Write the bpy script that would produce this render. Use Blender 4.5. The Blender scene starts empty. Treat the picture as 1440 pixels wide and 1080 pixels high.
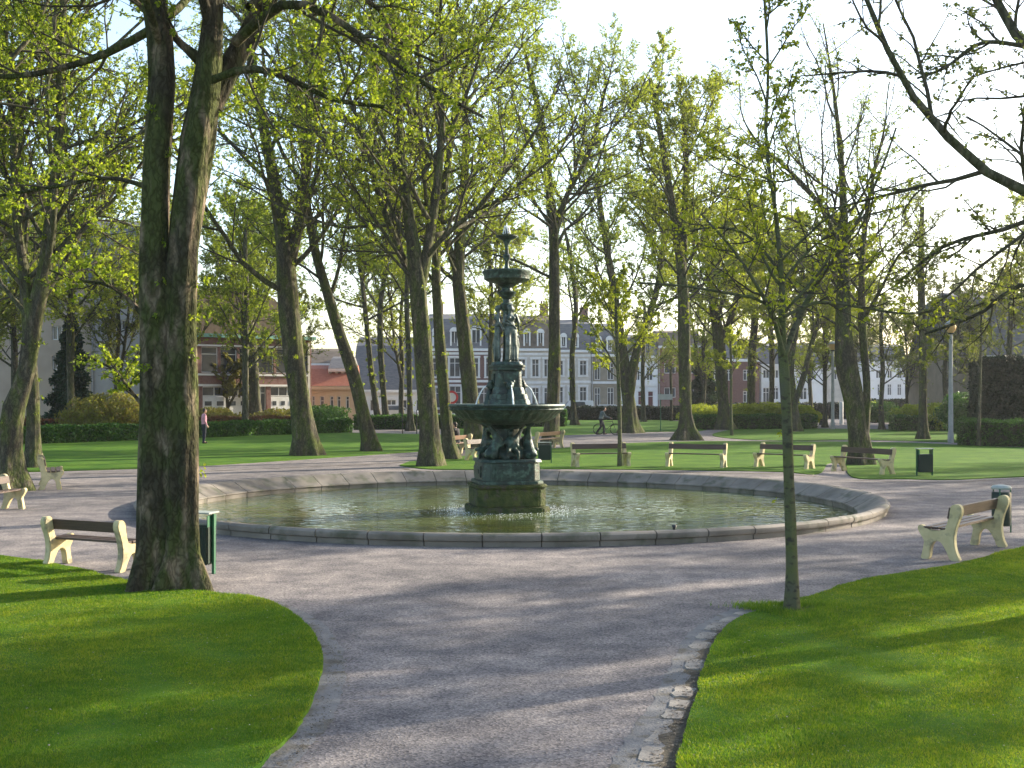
import bpy, bmesh, math, random
import numpy as np
from mathutils import Vector, Matrix
R = math.radians
scene = bpy.context.scene

# ------------------------------------------------------------------ camera, sky, sun, exposure
F, HY, CH = 1700.0, 555.0, 2.45
cam_d = bpy.data.cameras.new("camera"); cam = bpy.data.objects.new("camera", cam_d)
scene.collection.objects.link(cam); scene.camera = cam
cam.location = (0, 0, CH); cam.rotation_euler = (R(90), 0, 0)
cam_d.sensor_width = 36; cam_d.lens = 36 * F / 1440; cam_d.shift_y = 15 / 1440
cam_d.clip_start = 0.1; cam_d.clip_end = 5000
SUN_EL, SUN_AZ = R(21), R(60)
w = bpy.data.worlds.new("World"); scene.world = w; w.use_nodes = True
nt = w.node_tree; nt.nodes.clear()
sky = nt.nodes.new("ShaderNodeTexSky"); sky.sky_type = 'NISHITA'; sky.sun_disc = False
sky.sun_elevation = SUN_EL; sky.sun_rotation = SUN_AZ
sky.air_density = 1.0; sky.dust_density = 1.8; sky.ozone_density = 0.8
bg = nt.nodes.new("ShaderNodeBackground"); bg.inputs[1].default_value = 0.15
wo = nt.nodes.new("ShaderNodeOutputWorld")
nt.links.new(sky.outputs[0], bg.inputs[0]); nt.links.new(bg.outputs[0], wo.inputs[0])
sd = bpy.data.lights.new("sun", 'SUN'); sd.energy = 4.5; sd.angle = R(0.6); sd.color = (1.0, 0.90, 0.74)
sun = bpy.data.objects.new("sun", sd); scene.collection.objects.link(sun)
sv = Vector((math.sin(SUN_AZ) * math.cos(SUN_EL), math.cos(SUN_AZ) * math.cos(SUN_EL), math.sin(SUN_EL)))
sun.rotation_euler = (-sv).to_track_quat('-Z', 'Y').to_euler()
sun.location = sv * 120
scene.view_settings.view_transform = 'Standard'; scene.view_settings.look = 'None'
scene.view_settings.gamma = 1.0; scene.view_settings.exposure = 1.55
scene.render.engine = 'CYCLES'
scene.cycles.max_bounces = 6; scene.cycles.diffuse_bounces = 3; scene.cycles.transmission_bounces = 4
scene.cycles.transparent_max_bounces = 4; scene.cycles.use_denoising = True

# ------------------------------------------------------------------ helpers
def link(o): scene.collection.objects.link(o); return o
def G(px, y):                       # a spot on the ground, read off the photograph
    D = CH * F / (y - HY); return ((px - 720) / F * D, D)
def W(px, y, D): return ((px - 720) / F * D, D, CH + (HY - y) / F * D)

def mat(name, c1, c2=None, scale=5.0, rough=0.8, bump=0.0, bscale=None, c3=None, scale3=40.0, metallic=0.0, spec=0.3,
        detail=6.0, lo=0.35, hi=0.65, stretch=None, bdist=0.02):
    m = bpy.data.materials.new(name); m.use_nodes = True
    n = m.node_tree.nodes; l = m.node_tree.links; p = n["Principled BSDF"]
    p.inputs["Roughness"].default_value = rough; p.inputs["Metallic"].default_value = metallic
    p.inputs["Specular IOR Level"].default_value = spec
    p.inputs["Base Color"].default_value = (*c1, 1)
    tc = n.new("ShaderNodeTexCoord"); mp = n.new("ShaderNodeMapping"); l.new(tc.outputs["Object"], mp.inputs[0])
    if stretch: mp.inputs["Scale"].default_value = stretch
    if c2 is not None:
        nz = n.new("ShaderNodeTexNoise"); nz.inputs["Scale"].default_value = scale; nz.inputs["Detail"].default_value = detail
        l.new(mp.outputs[0], nz.inputs["Vector"])
        cr = n.new("ShaderNodeValToRGB"); cr.color_ramp.elements[0].position = lo; cr.color_ramp.elements[1].position = hi
        cr.color_ramp.elements[0].color = (*c1, 1); cr.color_ramp.elements[1].color = (*c2, 1)
        l.new(nz.outputs["Fac"], cr.inputs[0]); out = cr.outputs[0]
        if c3 is not None:
            n3 = n.new("ShaderNodeTexNoise"); n3.inputs["Scale"].default_value = scale3; n3.inputs["Detail"].default_value = 4
            l.new(mp.outputs[0], n3.inputs["Vector"])
            r3 = n.new("ShaderNodeValToRGB"); r3.color_ramp.elements[0].position = .52; r3.color_ramp.elements[1].position = .66
            l.new(n3.outputs["Fac"], r3.inputs[0])
            mx = n.new("ShaderNodeMix"); mx.data_type = 'RGBA'
            l.new(r3.outputs[0], mx.inputs["Factor"]); l.new(out, mx.inputs["A"]); mx.inputs["B"].default_value = (*c3, 1)
            out = mx.outputs["Result"]
        l.new(out, p.inputs["Base Color"])
    if name.endswith("bark") and "young" not in name and "twig" not in name:
        vo = n.new("ShaderNodeTexVoronoi"); vo.feature = 'DISTANCE_TO_EDGE'; vo.inputs["Scale"].default_value = 13; mv = n.new("ShaderNodeMapping"); mv.inputs["Scale"].default_value = (1, 1, .22)
        dn = n.new("ShaderNodeTexNoise"); dn.inputs["Scale"].default_value = 6; l.new(tc.outputs["Object"], dn.inputs["Vector"]); ad = n.new("ShaderNodeMix"); ad.data_type = 'RGBA'; ad.blend_type = 'LINEAR_LIGHT'; ad.inputs["Factor"].default_value = .12
        l.new(tc.outputs["Object"], ad.inputs["A"]); l.new(dn.outputs["Color"], ad.inputs["B"]); l.new(ad.outputs["Result"], mv.inputs[0]); l.new(mv.outputs[0], vo.inputs["Vector"])
        fr = n.new("ShaderNodeValToRGB"); fr.color_ramp.elements[0].color = (.45, .43, .40, 1); fr.color_ramp.elements[1].color = (1.12, 1.1, 1.08, 1); fr.color_ramp.elements[1].position = .22; l.new(vo.outputs["Distance"], fr.inputs[0])
        fm = n.new("ShaderNodeMix"); fm.data_type = 'RGBA'; fm.blend_type = 'MULTIPLY'; fm.inputs["Factor"].default_value = .8; l.new(out, fm.inputs["A"]); l.new(fr.outputs[0], fm.inputs["B"]); l.new(fm.outputs["Result"], p.inputs["Base Color"])
    if bump:
        bn = n.new("ShaderNodeTexNoise"); bn.inputs["Scale"].default_value = bscale or scale * 4; bn.inputs["Detail"].default_value = 8
        l.new(mp.outputs[0], bn.inputs["Vector"])
        b = n.new("ShaderNodeBump"); b.inputs["Strength"].default_value = bump; b.inputs["Distance"].default_value = bdist
        l.new(bn.outputs["Fac"], b.inputs["Height"]); l.new(b.outputs[0], p.inputs["Normal"])
    return m

def leafmat(name, cols, trans=0.5, tcol=None, patch=None):
    m = bpy.data.materials.new(name); m.use_nodes = True
    n = m.node_tree.nodes; l = m.node_tree.links; n.remove(n["Principled BSDF"]); out = n["Material Output"]
    g = n.new("ShaderNodeNewGeometry"); cr = n.new("ShaderNodeValToRGB"); e = cr.color_ramp.elements
    e[0].color = (*cols[0], 1); e[1].color = (*cols[-1], 1)
    for i, c in enumerate(cols[1:-1]): x = e.new((i + 1) / (len(cols) - 1)); x.color = (*c, 1)
    l.new(g.outputs["Random Per Island"], cr.inputs[0]); col = cr.outputs[0]
    if patch:
        for sc_, c0, c1 in patch:
            tc = n.new("ShaderNodeTexCoord"); nz = n.new("ShaderNodeTexNoise"); nz.inputs["Scale"].default_value = sc_; nz.inputs["Detail"].default_value = 6; l.new(tc.outputs["Object"], nz.inputs["Vector"])
            pr_ = n.new("ShaderNodeValToRGB"); pr_.color_ramp.elements[0].position = .38; pr_.color_ramp.elements[1].position = .64; pr_.color_ramp.elements[0].color = (*c0, 1); pr_.color_ramp.elements[1].color = (*c1, 1); l.new(nz.outputs[0], pr_.inputs[0])
            mm = n.new("ShaderNodeMix"); mm.data_type = 'RGBA'; mm.blend_type = 'MULTIPLY'; mm.inputs["Factor"].default_value = 1; l.new(col, mm.inputs["A"]); l.new(pr_.outputs[0], mm.inputs["B"]); col = mm.outputs["Result"]
    d = n.new("ShaderNodeBsdfPrincipled"); d.inputs["Roughness"].default_value = .55; d.inputs["Specular IOR Level"].default_value = .25
    t = n.new("ShaderNodeBsdfTranslucent"); mx = n.new("ShaderNodeMixShader"); mx.inputs[0].default_value = trans
    l.new(col, d.inputs["Base Color"])
    hs = n.new("ShaderNodeMix"); hs.data_type = 'RGBA'; hs.blend_type = 'MULTIPLY'; hs.inputs["Factor"].default_value = 1
    l.new(col, hs.inputs["A"]); hs.inputs["B"].default_value = (*(tcol or (1.7, 1.6, .8)), 1)
    l.new(hs.outputs["Result"], t.inputs["Color"])
    l.new(d.outputs[0], mx.inputs[1]); l.new(t.outputs[0], mx.inputs[2]); l.new(mx.outputs[0], out.inputs[0])
    return m

def npmesh(name, V, Q, mats, T=None, smooth=False, midx=None):
    """mesh from vertex array, quad array and optional triangle array"""
    me = bpy.data.meshes.new(name); V = np.asarray(V, np.float32).reshape(-1, 3)
    Q = np.zeros((0, 4), np.int32) if Q is None else np.asarray(Q, np.int32).reshape(-1, 4)
    T = np.zeros((0, 3), np.int32) if T is None else np.asarray(T, np.int32).reshape(-1, 3)
    me.vertices.add(len(V)); me.vertices.foreach_set("co", V.ravel())
    me.loops.add(Q.size + T.size); me.loops.foreach_set("vertex_index", np.concatenate([Q.ravel(), T.ravel()]))
    me.polygons.add(len(Q) + len(T))
    st = np.concatenate([np.arange(len(Q)) * 4, Q.size + np.arange(len(T)) * 3]).astype(np.int32)
    me.polygons.foreach_set("loop_start", st)
    for m in mats: me.materials.append(m)
    if midx is not None: me.polygons.foreach_set("material_index", np.asarray(midx, np.int32))
    if smooth: me.polygons.foreach_set("use_smooth", np.ones(len(Q) + len(T), bool))
    me.update(calc_edges=True); return me

def obj(name, me, parent=None, loc=(0, 0, 0), rz=0, label=None, cat=None, group=None, kind=None):
    o = bpy.data.objects.new(name, me); link(o); o.location = loc; o.rotation_euler = (0, 0, rz)
    if parent: o.parent = parent
    return tag(o, label, cat, group, kind)
def tag(o, label=None, cat=None, group=None, kind=None):
    if label: o["label"] = label
    if cat: o["category"] = cat
    if group: o["group"] = group
    if kind: o["kind"] = kind
    return o
def empty(name, loc, rz=0, label=None, cat=None, group=None):
    o = bpy.data.objects.new(name, None); o.empty_display_size = .3; link(o); o.location = loc; o.rotation_euler = (0, 0, rz)
    return tag(o, label, cat, group)
def copy_tree(o, parent=None):
    c = o.copy(); link(c); c.parent = parent
    for ch in o.children: copy_tree(ch, c)
    return c

class MB:
    """collects shapes and builds ONE mesh"""
    def __init__(s): s.v = []; s.f = []
    def add(s, vs, fs, M=None):
        b = len(s.v)
        s.v += [tuple(M @ Vector(v)) if M else tuple(v) for v in vs]; s.f += [tuple(i + b for i in f) for f in fs]; return s
    def box(s, c, d, rz=0, M=None, top=1.0):
        x, y, z = d[0] / 2, d[1] / 2, d[2] / 2
        vs = [(-x, -y, -z), (x, -y, -z), (x, y, -z), (-x, y, -z), (-x * top, -y * top, z), (x * top, -y * top, z), (x * top, y * top, z), (-x * top, y * top, z)]
        T = Matrix.Translation(c) @ Matrix.Rotation(rz, 4, 'Z')
        return s.add(vs, [(0, 3, 2, 1), (4, 5, 6, 7), (0, 1, 5, 4), (1, 2, 6, 5), (2, 3, 7, 6), (3, 0, 4, 7)], (M @ T) if M else T)
    def tube(s, pts, rads, n=10, cap=True):
        P = [Vector(p) for p in pts]
        if not hasattr(rads, '__len__'): rads = [rads] * len(P)
        rings = []
        up = Vector((0, 0, 1)) if abs((P[-1] - P[0]).normalized().z) < .9 else Vector((1, 0, 0))
        for i, p in enumerate(P):
            t = (P[min(i + 1, len(P) - 1)] - P[max(i - 1, 0)]).normalized()
            a = t.cross(up).normalized(); b = t.cross(a)
            rings.append([p + (a * math.cos(2 * math.pi * k / n) + b * math.sin(2 * math.pi * k / n)) * rads[i] for k in range(n)])
        vs = [v for r in rings for v in r]; fs = []
        for i in range(len(P) - 1):
            for k in range(n):
                k2 = (k + 1) % n; fs.append((i * n + k, i * n + k2, (i + 1) * n + k2, (i + 1) * n + k))
        if cap: fs += [tuple(range(n))[::-1], tuple(range((len(P) - 1) * n, len(P) * n))]
        return s.add(vs, fs)
    def lathe(s, prof, n=48, c=(0, 0, 0), lobes=0, amp=0.0, lob=(0, 0), cap=True):
        vs = []; fs = []
        for r, z in prof:
            for k in range(n):
                a = 2 * math.pi * k / n; rr = r
                if lobes and lob[0] <= z <= lob[1]: rr = r * (1 + amp * abs(math.sin(lobes * a / 2)))
                vs.append((c[0] + rr * math.cos(a), c[1] + rr * math.sin(a), c[2] + z))
        for i in range(len(prof) - 1):
            for k in range(n):
                k2 = (k + 1) % n; fs.append((i * n + k, i * n + k2, (i + 1) * n + k2, (i + 1) * n + k))
        if cap: fs += [tuple(range(n))[::-1], tuple(range((len(prof) - 1) * n, len(prof) * n))]
        return s.add(vs, fs)
    def prism(s, poly, y0, y1, M=None):      # poly in x,z extruded along y
        n = len(poly); vs = [(x, y0, z) for x, z in poly] + [(x, y1, z) for x, z in poly]
        fs = [tuple(range(n)), tuple(range(n, 2 * n))[::-1]] + [(i, i + n, (i + 1) % n + n, (i + 1) % n) for i in range(n)]
        return s.add(vs, fs, M)
    def build(s, name, m, parent=None, smooth=False, bevel=0, **k):
        me = bpy.data.meshes.new(name); me.from_pydata(s.v, [], s.f); me.materials.append(m)
        bm = bmesh.new(); bm.from_mesh(me); bmesh.ops.recalc_face_normals(bm, faces=bm.faces)
        if bevel:
            es = [e for e in bm.edges if len(e.link_faces) == 2 and e.calc_face_angle(0) > .6]
            bmesh.ops.bevel(bm, geom=es, offset=bevel, segments=2, affect='EDGES', clamp_overlap=True)
        bm.to_mesh(me); bm.free()
        if smooth:
            for p in me.polygons: p.use_smooth = True
            try: me.set_sharp_from_angle(angle=R(40))
            except Exception: pass
        return obj(name, me, parent, **k)

def crom(pts, n=8, closed=False):
    P = np.array(pts, float); out = []; N = len(P)
    for i in range(N if closed else N - 1):
        p0, p1, p2, p3 = (P[(i - 1) % N], P[i], P[(i + 1) % N], P[(i + 2) % N]) if closed else (P[max(i - 1, 0)], P[i], P[i + 1], P[min(i + 2, N - 1)])
        for t in np.linspace(0, 1, n, endpoint=False):
            out.append(.5 * ((2 * p1) + (-p0 + p2) * t + (2 * p0 - 5 * p1 + 4 * p2 - p3) * t * t + (-p0 + 3 * p1 - 3 * p2 + p3) * t ** 3))
    if not closed: out.append(P[-1])
    return np.array(out)

def remeshed(name, prims, voxel, m, parent=None, smooth=4, **kw):
    mb = MB()
    for p in prims:
        if p[0] == 'c':
            a, b, ra, rb = Vector(p[1]), Vector(p[2]), p[3], p[4]
            d = (b - a); L = max(d.length, 1e-4); q = d.to_track_quat('Z', 'Y').to_matrix().to_4x4(); n = 12
            prof = [(.01 * ra, -ra)] + [(ra * math.cos(x), ra * math.sin(x)) for x in (-1.1, -.6)] + [(ra, 0), (rb, L)] + [(rb * math.cos(x), L + rb * math.sin(x)) for x in (.6, 1.1)] + [(.01 * rb, L + rb)]
            t = MB().lathe(prof, n); mb.add(t.v, t.f, Matrix.Translation(a) @ q)
        else:
            c, r = Vector(p[1]), p[2]; rot = p[3] if len(p) > 3 else (0, 0, 0)
            prof = [(math.cos(x), math.sin(x)) for x in np.linspace(-1.55, 1.55, 10)]
            t = MB().lathe(prof, 16)
            M = Matrix.Translation(c) @ Matrix.Rotation(rot[2], 4, 'Z') @ Matrix.Rotation(rot[1], 4, 'Y') @ Matrix.Rotation(rot[0], 4, 'X') @ Matrix.Diagonal((*r, 1))
            mb.add(t.v, t.f, M)
    tmp = mb.build("tmp_blob", m)
    rm = tmp.modifiers.new("r", 'REMESH'); rm.mode = 'VOXEL'; rm.voxel_size = voxel; rm.use_smooth_shade = True
    if smooth: sm = tmp.modifiers.new("s", 'SMOOTH'); sm.iterations = smooth; sm.factor = .5
    dg = bpy.context.evaluated_depsgraph_get(); dg.update()
    me = bpy.data.meshes.new_from_object(tmp.evaluated_get(dg)); me.name = name
    old = tmp.data; bpy.data.objects.remove(tmp); bpy.data.meshes.remove(old)
    if not me.materials: me.materials.append(m)
    return obj(name, me, parent, **kw)

# ------------------------------------------------------------------ materials
def gravel_mat():
    m = bpy.data.materials.new("gravel"); m.use_nodes = True; n = m.node_tree.nodes; l = m.node_tree.links; p = n["Principled BSDF"]
    p.inputs["Roughness"].default_value = .95; p.inputs["Specular IOR Level"].default_value = .15
    tc = n.new("ShaderNodeTexCoord")
    def noise(sc, det=6):
        z = n.new("ShaderNodeTexNoise"); z.inputs["Scale"].default_value = sc; z.inputs["Detail"].default_value = det; l.new(tc.outputs["Object"], z.inputs["Vector"]); return z
    a = noise(.35, 5); r = n.new("ShaderNodeValToRGB"); l.new(a.outputs[0], r.inputs[0])
    r.color_ramp.elements[0].position = .32; r.color_ramp.elements[0].color = (.122, .119, .122, 1)
    r.color_ramp.elements[1].position = .68; r.color_ramp.elements[1].color = (.218, .206, .200, 1)
    v = n.new("ShaderNodeTexVoronoi"); v.inputs["Scale"].default_value = 55; l.new(tc.outputs["Object"], v.inputs["Vector"])
    rv = n.new("ShaderNodeValToRGB"); l.new(v.outputs["Color"], rv.inputs[0])
    rv.color_ramp.elements[0].color = (.35, .33, .34, 1); rv.color_ramp.elements[1].color = (2.0, 1.85, 1.75, 1)
    mx = n.new("ShaderNodeMix"); mx.data_type = 'RGBA'; mx.blend_type = 'MULTIPLY'; mx.inputs["Factor"].default_value = .8
    l.new(r.outputs[0], mx.inputs["A"]); l.new(rv.outputs[0], mx.inputs["B"])
    d = noise(2.2, 8); rd = n.new("ShaderNodeValToRGB"); l.new(d.outputs[0], rd.inputs[0])
    rd.color_ramp.elements[0].position = .35; rd.color_ramp.elements[0].color = (.66, .66, .68, 1)
    rd.color_ramp.elements[1].position = .7; rd.color_ramp.elements[1].color = (1.2, 1.17, 1.12, 1)
    m2 = n.new("ShaderNodeMix"); m2.data_type = 'RGBA'; m2.blend_type = 'MULTIPLY'; m2.inputs["Factor"].default_value = 1
    l.new(mx.outputs["Result"], m2.inputs["A"]); l.new(rd.outputs[0], m2.inputs["B"])
    l.new(m2.outputs["Result"], p.inputs["Base Color"])
    b = n.new("ShaderNodeBump"); b.inputs["Strength"].default_value = .4; b.inputs["Distance"].default_value = .008
    l.new(v.outputs["Distance"], b.inputs["Height"])
    b2 = n.new("ShaderNodeBump"); b2.inputs["Strength"].default_value = .155; b2.inputs["Distance"].default_value = .05
    l.new(d.outputs[0], b2.inputs["Height"]); l.new(b.outputs[0], b2.inputs["Normal"]); l.new(b2.outputs[0], p.inputs["Normal"])
    return m
M = {}
M['gravel'] = gravel_mat()
M['grass'] = mat("lawn", (.04, .105, .009), (.085, .165, .013), .9, .95, .7, 50, c3=(.06, .105, .012), scale3=5, spec=.1, bdist=.03)
M['blade'] = leafmat("grass_blades", [(.05, .12, .009), (.09, .175, .012), (.145, .215, .016), (.21, .24, .04)], .5, (1.5, 1.5, .6), [(.55, (.80, .92, .9), (1.2, 1.06, 1)), (5, (.78, .84, .88), (1.18, 1.1, 1.05))])
M['soil'] = mat("soil", (.05, .04, .028), (.11, .09, .06), 6, .95, .5)
M['asphalt'] = mat("asphalt", (.05, .05, .052), (.08, .08, .08), 9, .9, .2)
M['rimstone'] = mat("rim_stone", (.13, .115, .095), (.22, .195, .165), 1.6, .8, .2, 40, c3=(.10, .10, .07), scale3=3)
M['dust'] = mat('pale_dust', (.14, .136, .133), (.20, .19, .18), 8, .95, .5, 50, c3=(.10, .088, .07), scale3=4)
M['kerbstone'] = mat("kerb_stone", (.19, .165, .14), (.29, .26, .22), 4, .85, .5, 25)
M['bark'] = mat("mossy_bark", (.064, .060, .044), (.080, .098, .030), 3.5, .95, .9, 14, c3=(.12, .105, .075), scale3=7, spec=.1, stretch=(1, 1, .35), lo=.42, hi=.58, bdist=.04)
M['barkbig'] = mat('patchy_mossy_bark', (.048, .042, .028), (.060, .070, .024), 2.6, .95, 1.0, 22, c3=(.17, .135, .095), scale3=4.5, spec=.1, stretch=(1, 1, .4), lo=.40, hi=.56, bdist=.06, detail=10)
M['barkgrey'] = mat("grey_bark", (.065, .06, .046), (.07, .08, .035), 3, .95, .8, 18, c3=(.15, .135, .10), scale3=8, spec=.1, stretch=(1, 1, .3), bdist=.03)
M['young'] = mat("young_bark", (.095, .095, .065), (.10, .115, .04), 3, .9, .8, 60, c3=(.05, .045, .035), scale3=12, stretch=(1, 1, 1.6), detail=10, spec=.1)
M['twig'] = mat("twig_bark", (.045, .038, .026), (.07, .065, .035), 8, .95)
M['leaf'] = leafmat("spring_leaves", [(.11, .16, .016), (.15, .21, .02), (.19, .25, .024), (.24, .28, .04)], .55)
M['leafy'] = leafmat("yellowgreen_leaves", [(.15, .19, .016), (.20, .25, .022), (.26, .30, .035)], .55)
M['leafd'] = leafmat("dull_leaves", [(.09, .12, .03), (.13, .16, .035), (.18, .19, .06)], .45)
M['hedge'] = leafmat("hedge_leaves", [(.025, .07, .012), (.045, .11, .016), (.075, .16, .022)], .3, (1.3, 1.4, .7))
M['hedgered'] = leafmat("reddish_leaves", [(.10, .045, .022), (.14, .06, .03), (.09, .08, .02)], .3, (1.4, 1.1, .7))
M['shrub'] = leafmat("wispy_leaves", [(.13, .13, .03), (.17, .18, .03), (.12, .09, .04)], .45)
M['yew'] = leafmat("yew_leaves", [(.008, .016, .007), (.014, .026, .010), (.02, .036, .012)], .15, (1.2, 1.3, .8))
M['conifer'] = leafmat("conifer_needles", [(.014, .034, .016), (.022, .05, .022), (.032, .06, .026)], .2, (1.2, 1.3, .8))
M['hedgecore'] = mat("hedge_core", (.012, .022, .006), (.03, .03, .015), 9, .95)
M['cream'] = mat("cream_concrete", (.46, .39, .21), (.54, .46, .26), 7, .8, .4, 60, c3=(.27, .24, .15), scale3=6)
M['slat'] = mat("brown_wood", (.048, .029, .020), (.078, .048, .034), 5, .5, .3, 30, stretch=(.4, 6, 6), spec=.4)
M['slatlight'] = mat("weathered_wood", (.16, .09, .055), (.22, .13, .08), 5, .45, .3, 30, stretch=(.4, 6, 6), spec=.5)
M['binpost'] = mat("green_paint", (.012, .085, .038), (.018, .11, .05), 4, .45, spec=.5)
M['binbox'] = mat("dark_green_panel", (.010, .022, .016), (.016, .032, .022), 30, .5)
M['bintop'] = mat("pale_lid", (.26, .29, .26), (.34, .36, .32), 8, .5)
M['bronze'] = mat("verdigris_bronze", (.010, .020, .015), (.022, .05, .036), 5, .5, .5, 26, c3=(.06, .11, .085), scale3=9, spec=.5, metallic=.15)
M['bronzelt'] = mat("weathered_statue", (.04, .062, .052), (.13, .165, .145), 7, .5, .4, 30, c3=(.03, .05, .04), scale3=11, spec=.5, metallic=.1)
M['mossstone'] = mat("mossy_stone", (.030, .045, .012), (.075, .085, .024), 5, .95, .9, 20, c3=(.07, .06, .045), scale3=6, bdist=.04)
M['water_white'] = mat("white_water", (.75, .8, .82), (.85, .88, .9), 20, .25, .6, 30, spec=.6)
M['glass'] = mat("window_glass", (.035, .04, .045), (.07, .08, .09), 1.2, .12, spec=.6)
M['white'] = mat("white_paint", (.62, .61, .58), (.70, .69, .66), 3, .6)
M['whitewall'] = mat("white_render", (.62, .61, .60), (.72, .71, .69), .5, .9, .1, 20)
M['brick'] = mat("red_brick", (.18, .10, .082), (.23, .135, .11), 6, .9, .3, 40, c3=(.15, .06, .045), scale3=3)
M['darkbrick'] = mat("dark_red_brick", (.13, .065, .055), (.17, .085, .07), 6, .9, .3, 40)
M['stone'] = mat("pale_stone", (.46, .42, .36), (.56, .52, .45), 1.5, .9, .15, 20)
M['brownstone'] = mat("brown_stone", (.22, .19, .14), (.28, .24, .18), 1.5, .9, .15, 20)
M['creamwall'] = mat("cream_render", (.50, .40, .26), (.56, .46, .31), 1.2, .9, .1, 20)
M['greywall'] = mat('grey_render', (.30, .29, .275), (.38, .365, .34), .6, .9, .1, 20)
M['beige'] = mat("beige_render", (.36, .29, .22), (.42, .34, .26), .8, .9, .1, 20)
M['slate'] = mat("slate_roof", (.10, .10, .105), (.15, .145, .14), 2, .8, .4, 14, stretch=(1, 1, 4))
M['brownroof'] = mat("brown_roof", (.11, .085, .06), (.16, .125, .09), 2, .9, .4, 14)
M['redroof'] = mat("red_tile_roof", (.26, .09, .05), (.32, .12, .07), 4, .85, .4, 14)
M['copper'] = mat("green_copper", (.16, .34, .28), (.22, .42, .35), 5, .6)
M['doorred'] = mat("dark_red_door", (.10, .03, .03), (.13, .04, .04), 4, .6)
M['concrete'] = mat("concrete_post", (.26, .26, .25), (.34, .33, .31), 5, .85, .2, 30)
M['amber'] = mat("amber_lantern", (.55, .30, .10), (.62, .38, .15), 4, .3)
M['metal'] = mat("dark_metal", (.03, .03, .032), (.05, .05, .052), 9, .4, metallic=.6)
M['tyre'] = mat("tyre_rubber", (.015, .015, .015), (.02, .02, .02), 9, .8)
M['skin'] = mat("skin", (.45, .26, .18), (.50, .30, .22), 6, .5)
M['hair'] = mat("dark_hair", (.02, .015, .012), (.035, .026, .02), 30, .6, .4)
M['pink'] = mat("pink_shirt", (.48, .22, .27), (.55, .27, .32), 6, .85, .3, 15)
M['navy'] = mat("navy_trousers", (.012, .014, .024), (.02, .022, .035), 6, .85, .3, 15)
M['greyjacket'] = mat("grey_jacket", (.09, .12, .12), (.13, .16, .155), 6, .85, .4, 15)
M['blackcoat'] = mat("black_coat", (.015, .014, .016), (.03, .026, .03), 6, .85, .4, 15)
M['shoe'] = mat("black_shoe", (.012, .012, .012), (.02, .02, .02), 6, .5)
M['carwhite'] = mat("white_car_paint", (.68, .69, .70), (.72, .73, .74), 2, .25, spec=.6)
M['carsilver'] = mat("silver_car_paint", (.42, .44, .46), (.46, .48, .50), 2, .3, metallic=.4)
M['signgrey'] = mat("sign_back", (.32, .34, .33), (.38, .40, .39), 4, .5)
M['signred'] = mat("sign_red", (.50, .03, .03), (.55, .04, .04), 4, .5)

# ------------------------------------------------------------------ ground, lawns, paths
POOL = (0.0, 27.57); RP = 8.2
def ring_sheet(name, m, **k):       # the gravel ground with the round hole of the pool
    n = 128; rr = [RP - .25, 10, 14, 22, 40, 80, 160, 400, 1500, 4500]; V = []; Q = []
    for r in rr:
        for i in range(n):
            a = 2 * math.pi * i / n; V.append((POOL[0] + r * math.cos(a), POOL[1] + r * math.sin(a), 0))
    for j in range(len(rr) - 1):
        for i in range(n): i2 = (i + 1) % n; Q.append((j * n + i, j * n + i2, (j + 1) * n + i2, (j + 1) * n + i))
    return obj(name, npmesh(name, V, Q, [m]), **k)
ring_sheet("ground", M['gravel'], kind="structure")

def sheet(name, poly, z, m, edge=0.0, n=1):
    """flat patch (with a small turned-down edge) from a closed outline in world metres"""
    bm = bmesh.new(); vs = [bm.verts.new((p[0], p[1], z)) for p in poly]; f = bm.faces.new(vs); f.normal_update()
    if f.normal.z < 0: f.normal_flip()
    if edge:
        low = [bm.verts.new((p[0], p[1], z - edge)) for p in poly]
        for i in range(len(poly)): j = (i + 1) % len(poly); bm.faces.new((vs[i], vs[j], low[j], low[i]))
    bmesh.ops.triangulate(bm, faces=[f]); me = bpy.data.meshes.new(name); bm.to_mesh(me); bm.free(); me.materials.append(m)
    return obj(name, me, kind="structure")
def inside(poly, x, y):
    c = np.zeros(len(x), bool); P = np.asarray(poly); j = len(P) - 1
    for i in range(len(P)):
        xi, yi, xj, yj = P[i, 0], P[i, 1], P[j, 0], P[j, 1]
        if yi != yj: c ^= ((yi > y) != (yj > y)) & (x < (xj - xi) * (y - yi) / (yj - yi) + xi)
        j = i
    return c
def gp(l): return [G(*p) for p in l]
LZ = .035
lfg = list(crom(gp([(-500, 762), (-150, 772), (0, 784), (100, 800), (190, 822), (290, 836), (370, 846), (420, 872), (447, 905), (453, 935), (448, 965), (430, 1010), (395, 1050), (368, 1080)]), 6)) + [(-2.2, 6.3), (-3.2, 4.5), (-3.5, -8), (-45, -8), (-45, 26)]
rfg = list(crom(gp([(1900, 720), (1600, 748), (1440, 772), (1350, 795), (1220, 817), (1150, 838), (1090, 855), (1040, 872), (1010, 898), (992, 935), (982, 970), (968, 1020), (952, 1080)]), 6)) + [(1.0, 6.2), (1.4, 4.5), (1.8, -8), (45, -8), (45, 30)]
lmid = list(crom(gp([(-500, 672), (-200, 668), (40, 664), (250, 657), (400, 648), (520, 640), (590, 635), (650, 628)]), 5)) + gp([(650, 613), (590, 611), (487, 609), (56, 616), (-500, 630)])
cen = list(crom(gp([(562, 655), (600, 660), (660, 661), (800, 660), (1000, 662), (1100, 664), (1150, 667), (1165, 652), (1188, 654), (1200, 672), (1270, 674), (1340, 675), (1440, 671), (1800, 660)]), 5)) + list(crom(gp([(1800, 634), (1440, 630), (1300, 624), (1200, 622), (1000, 621), (880, 624), (800, 630), (700, 637), (620, 646), (575, 650)]), 5))
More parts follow.
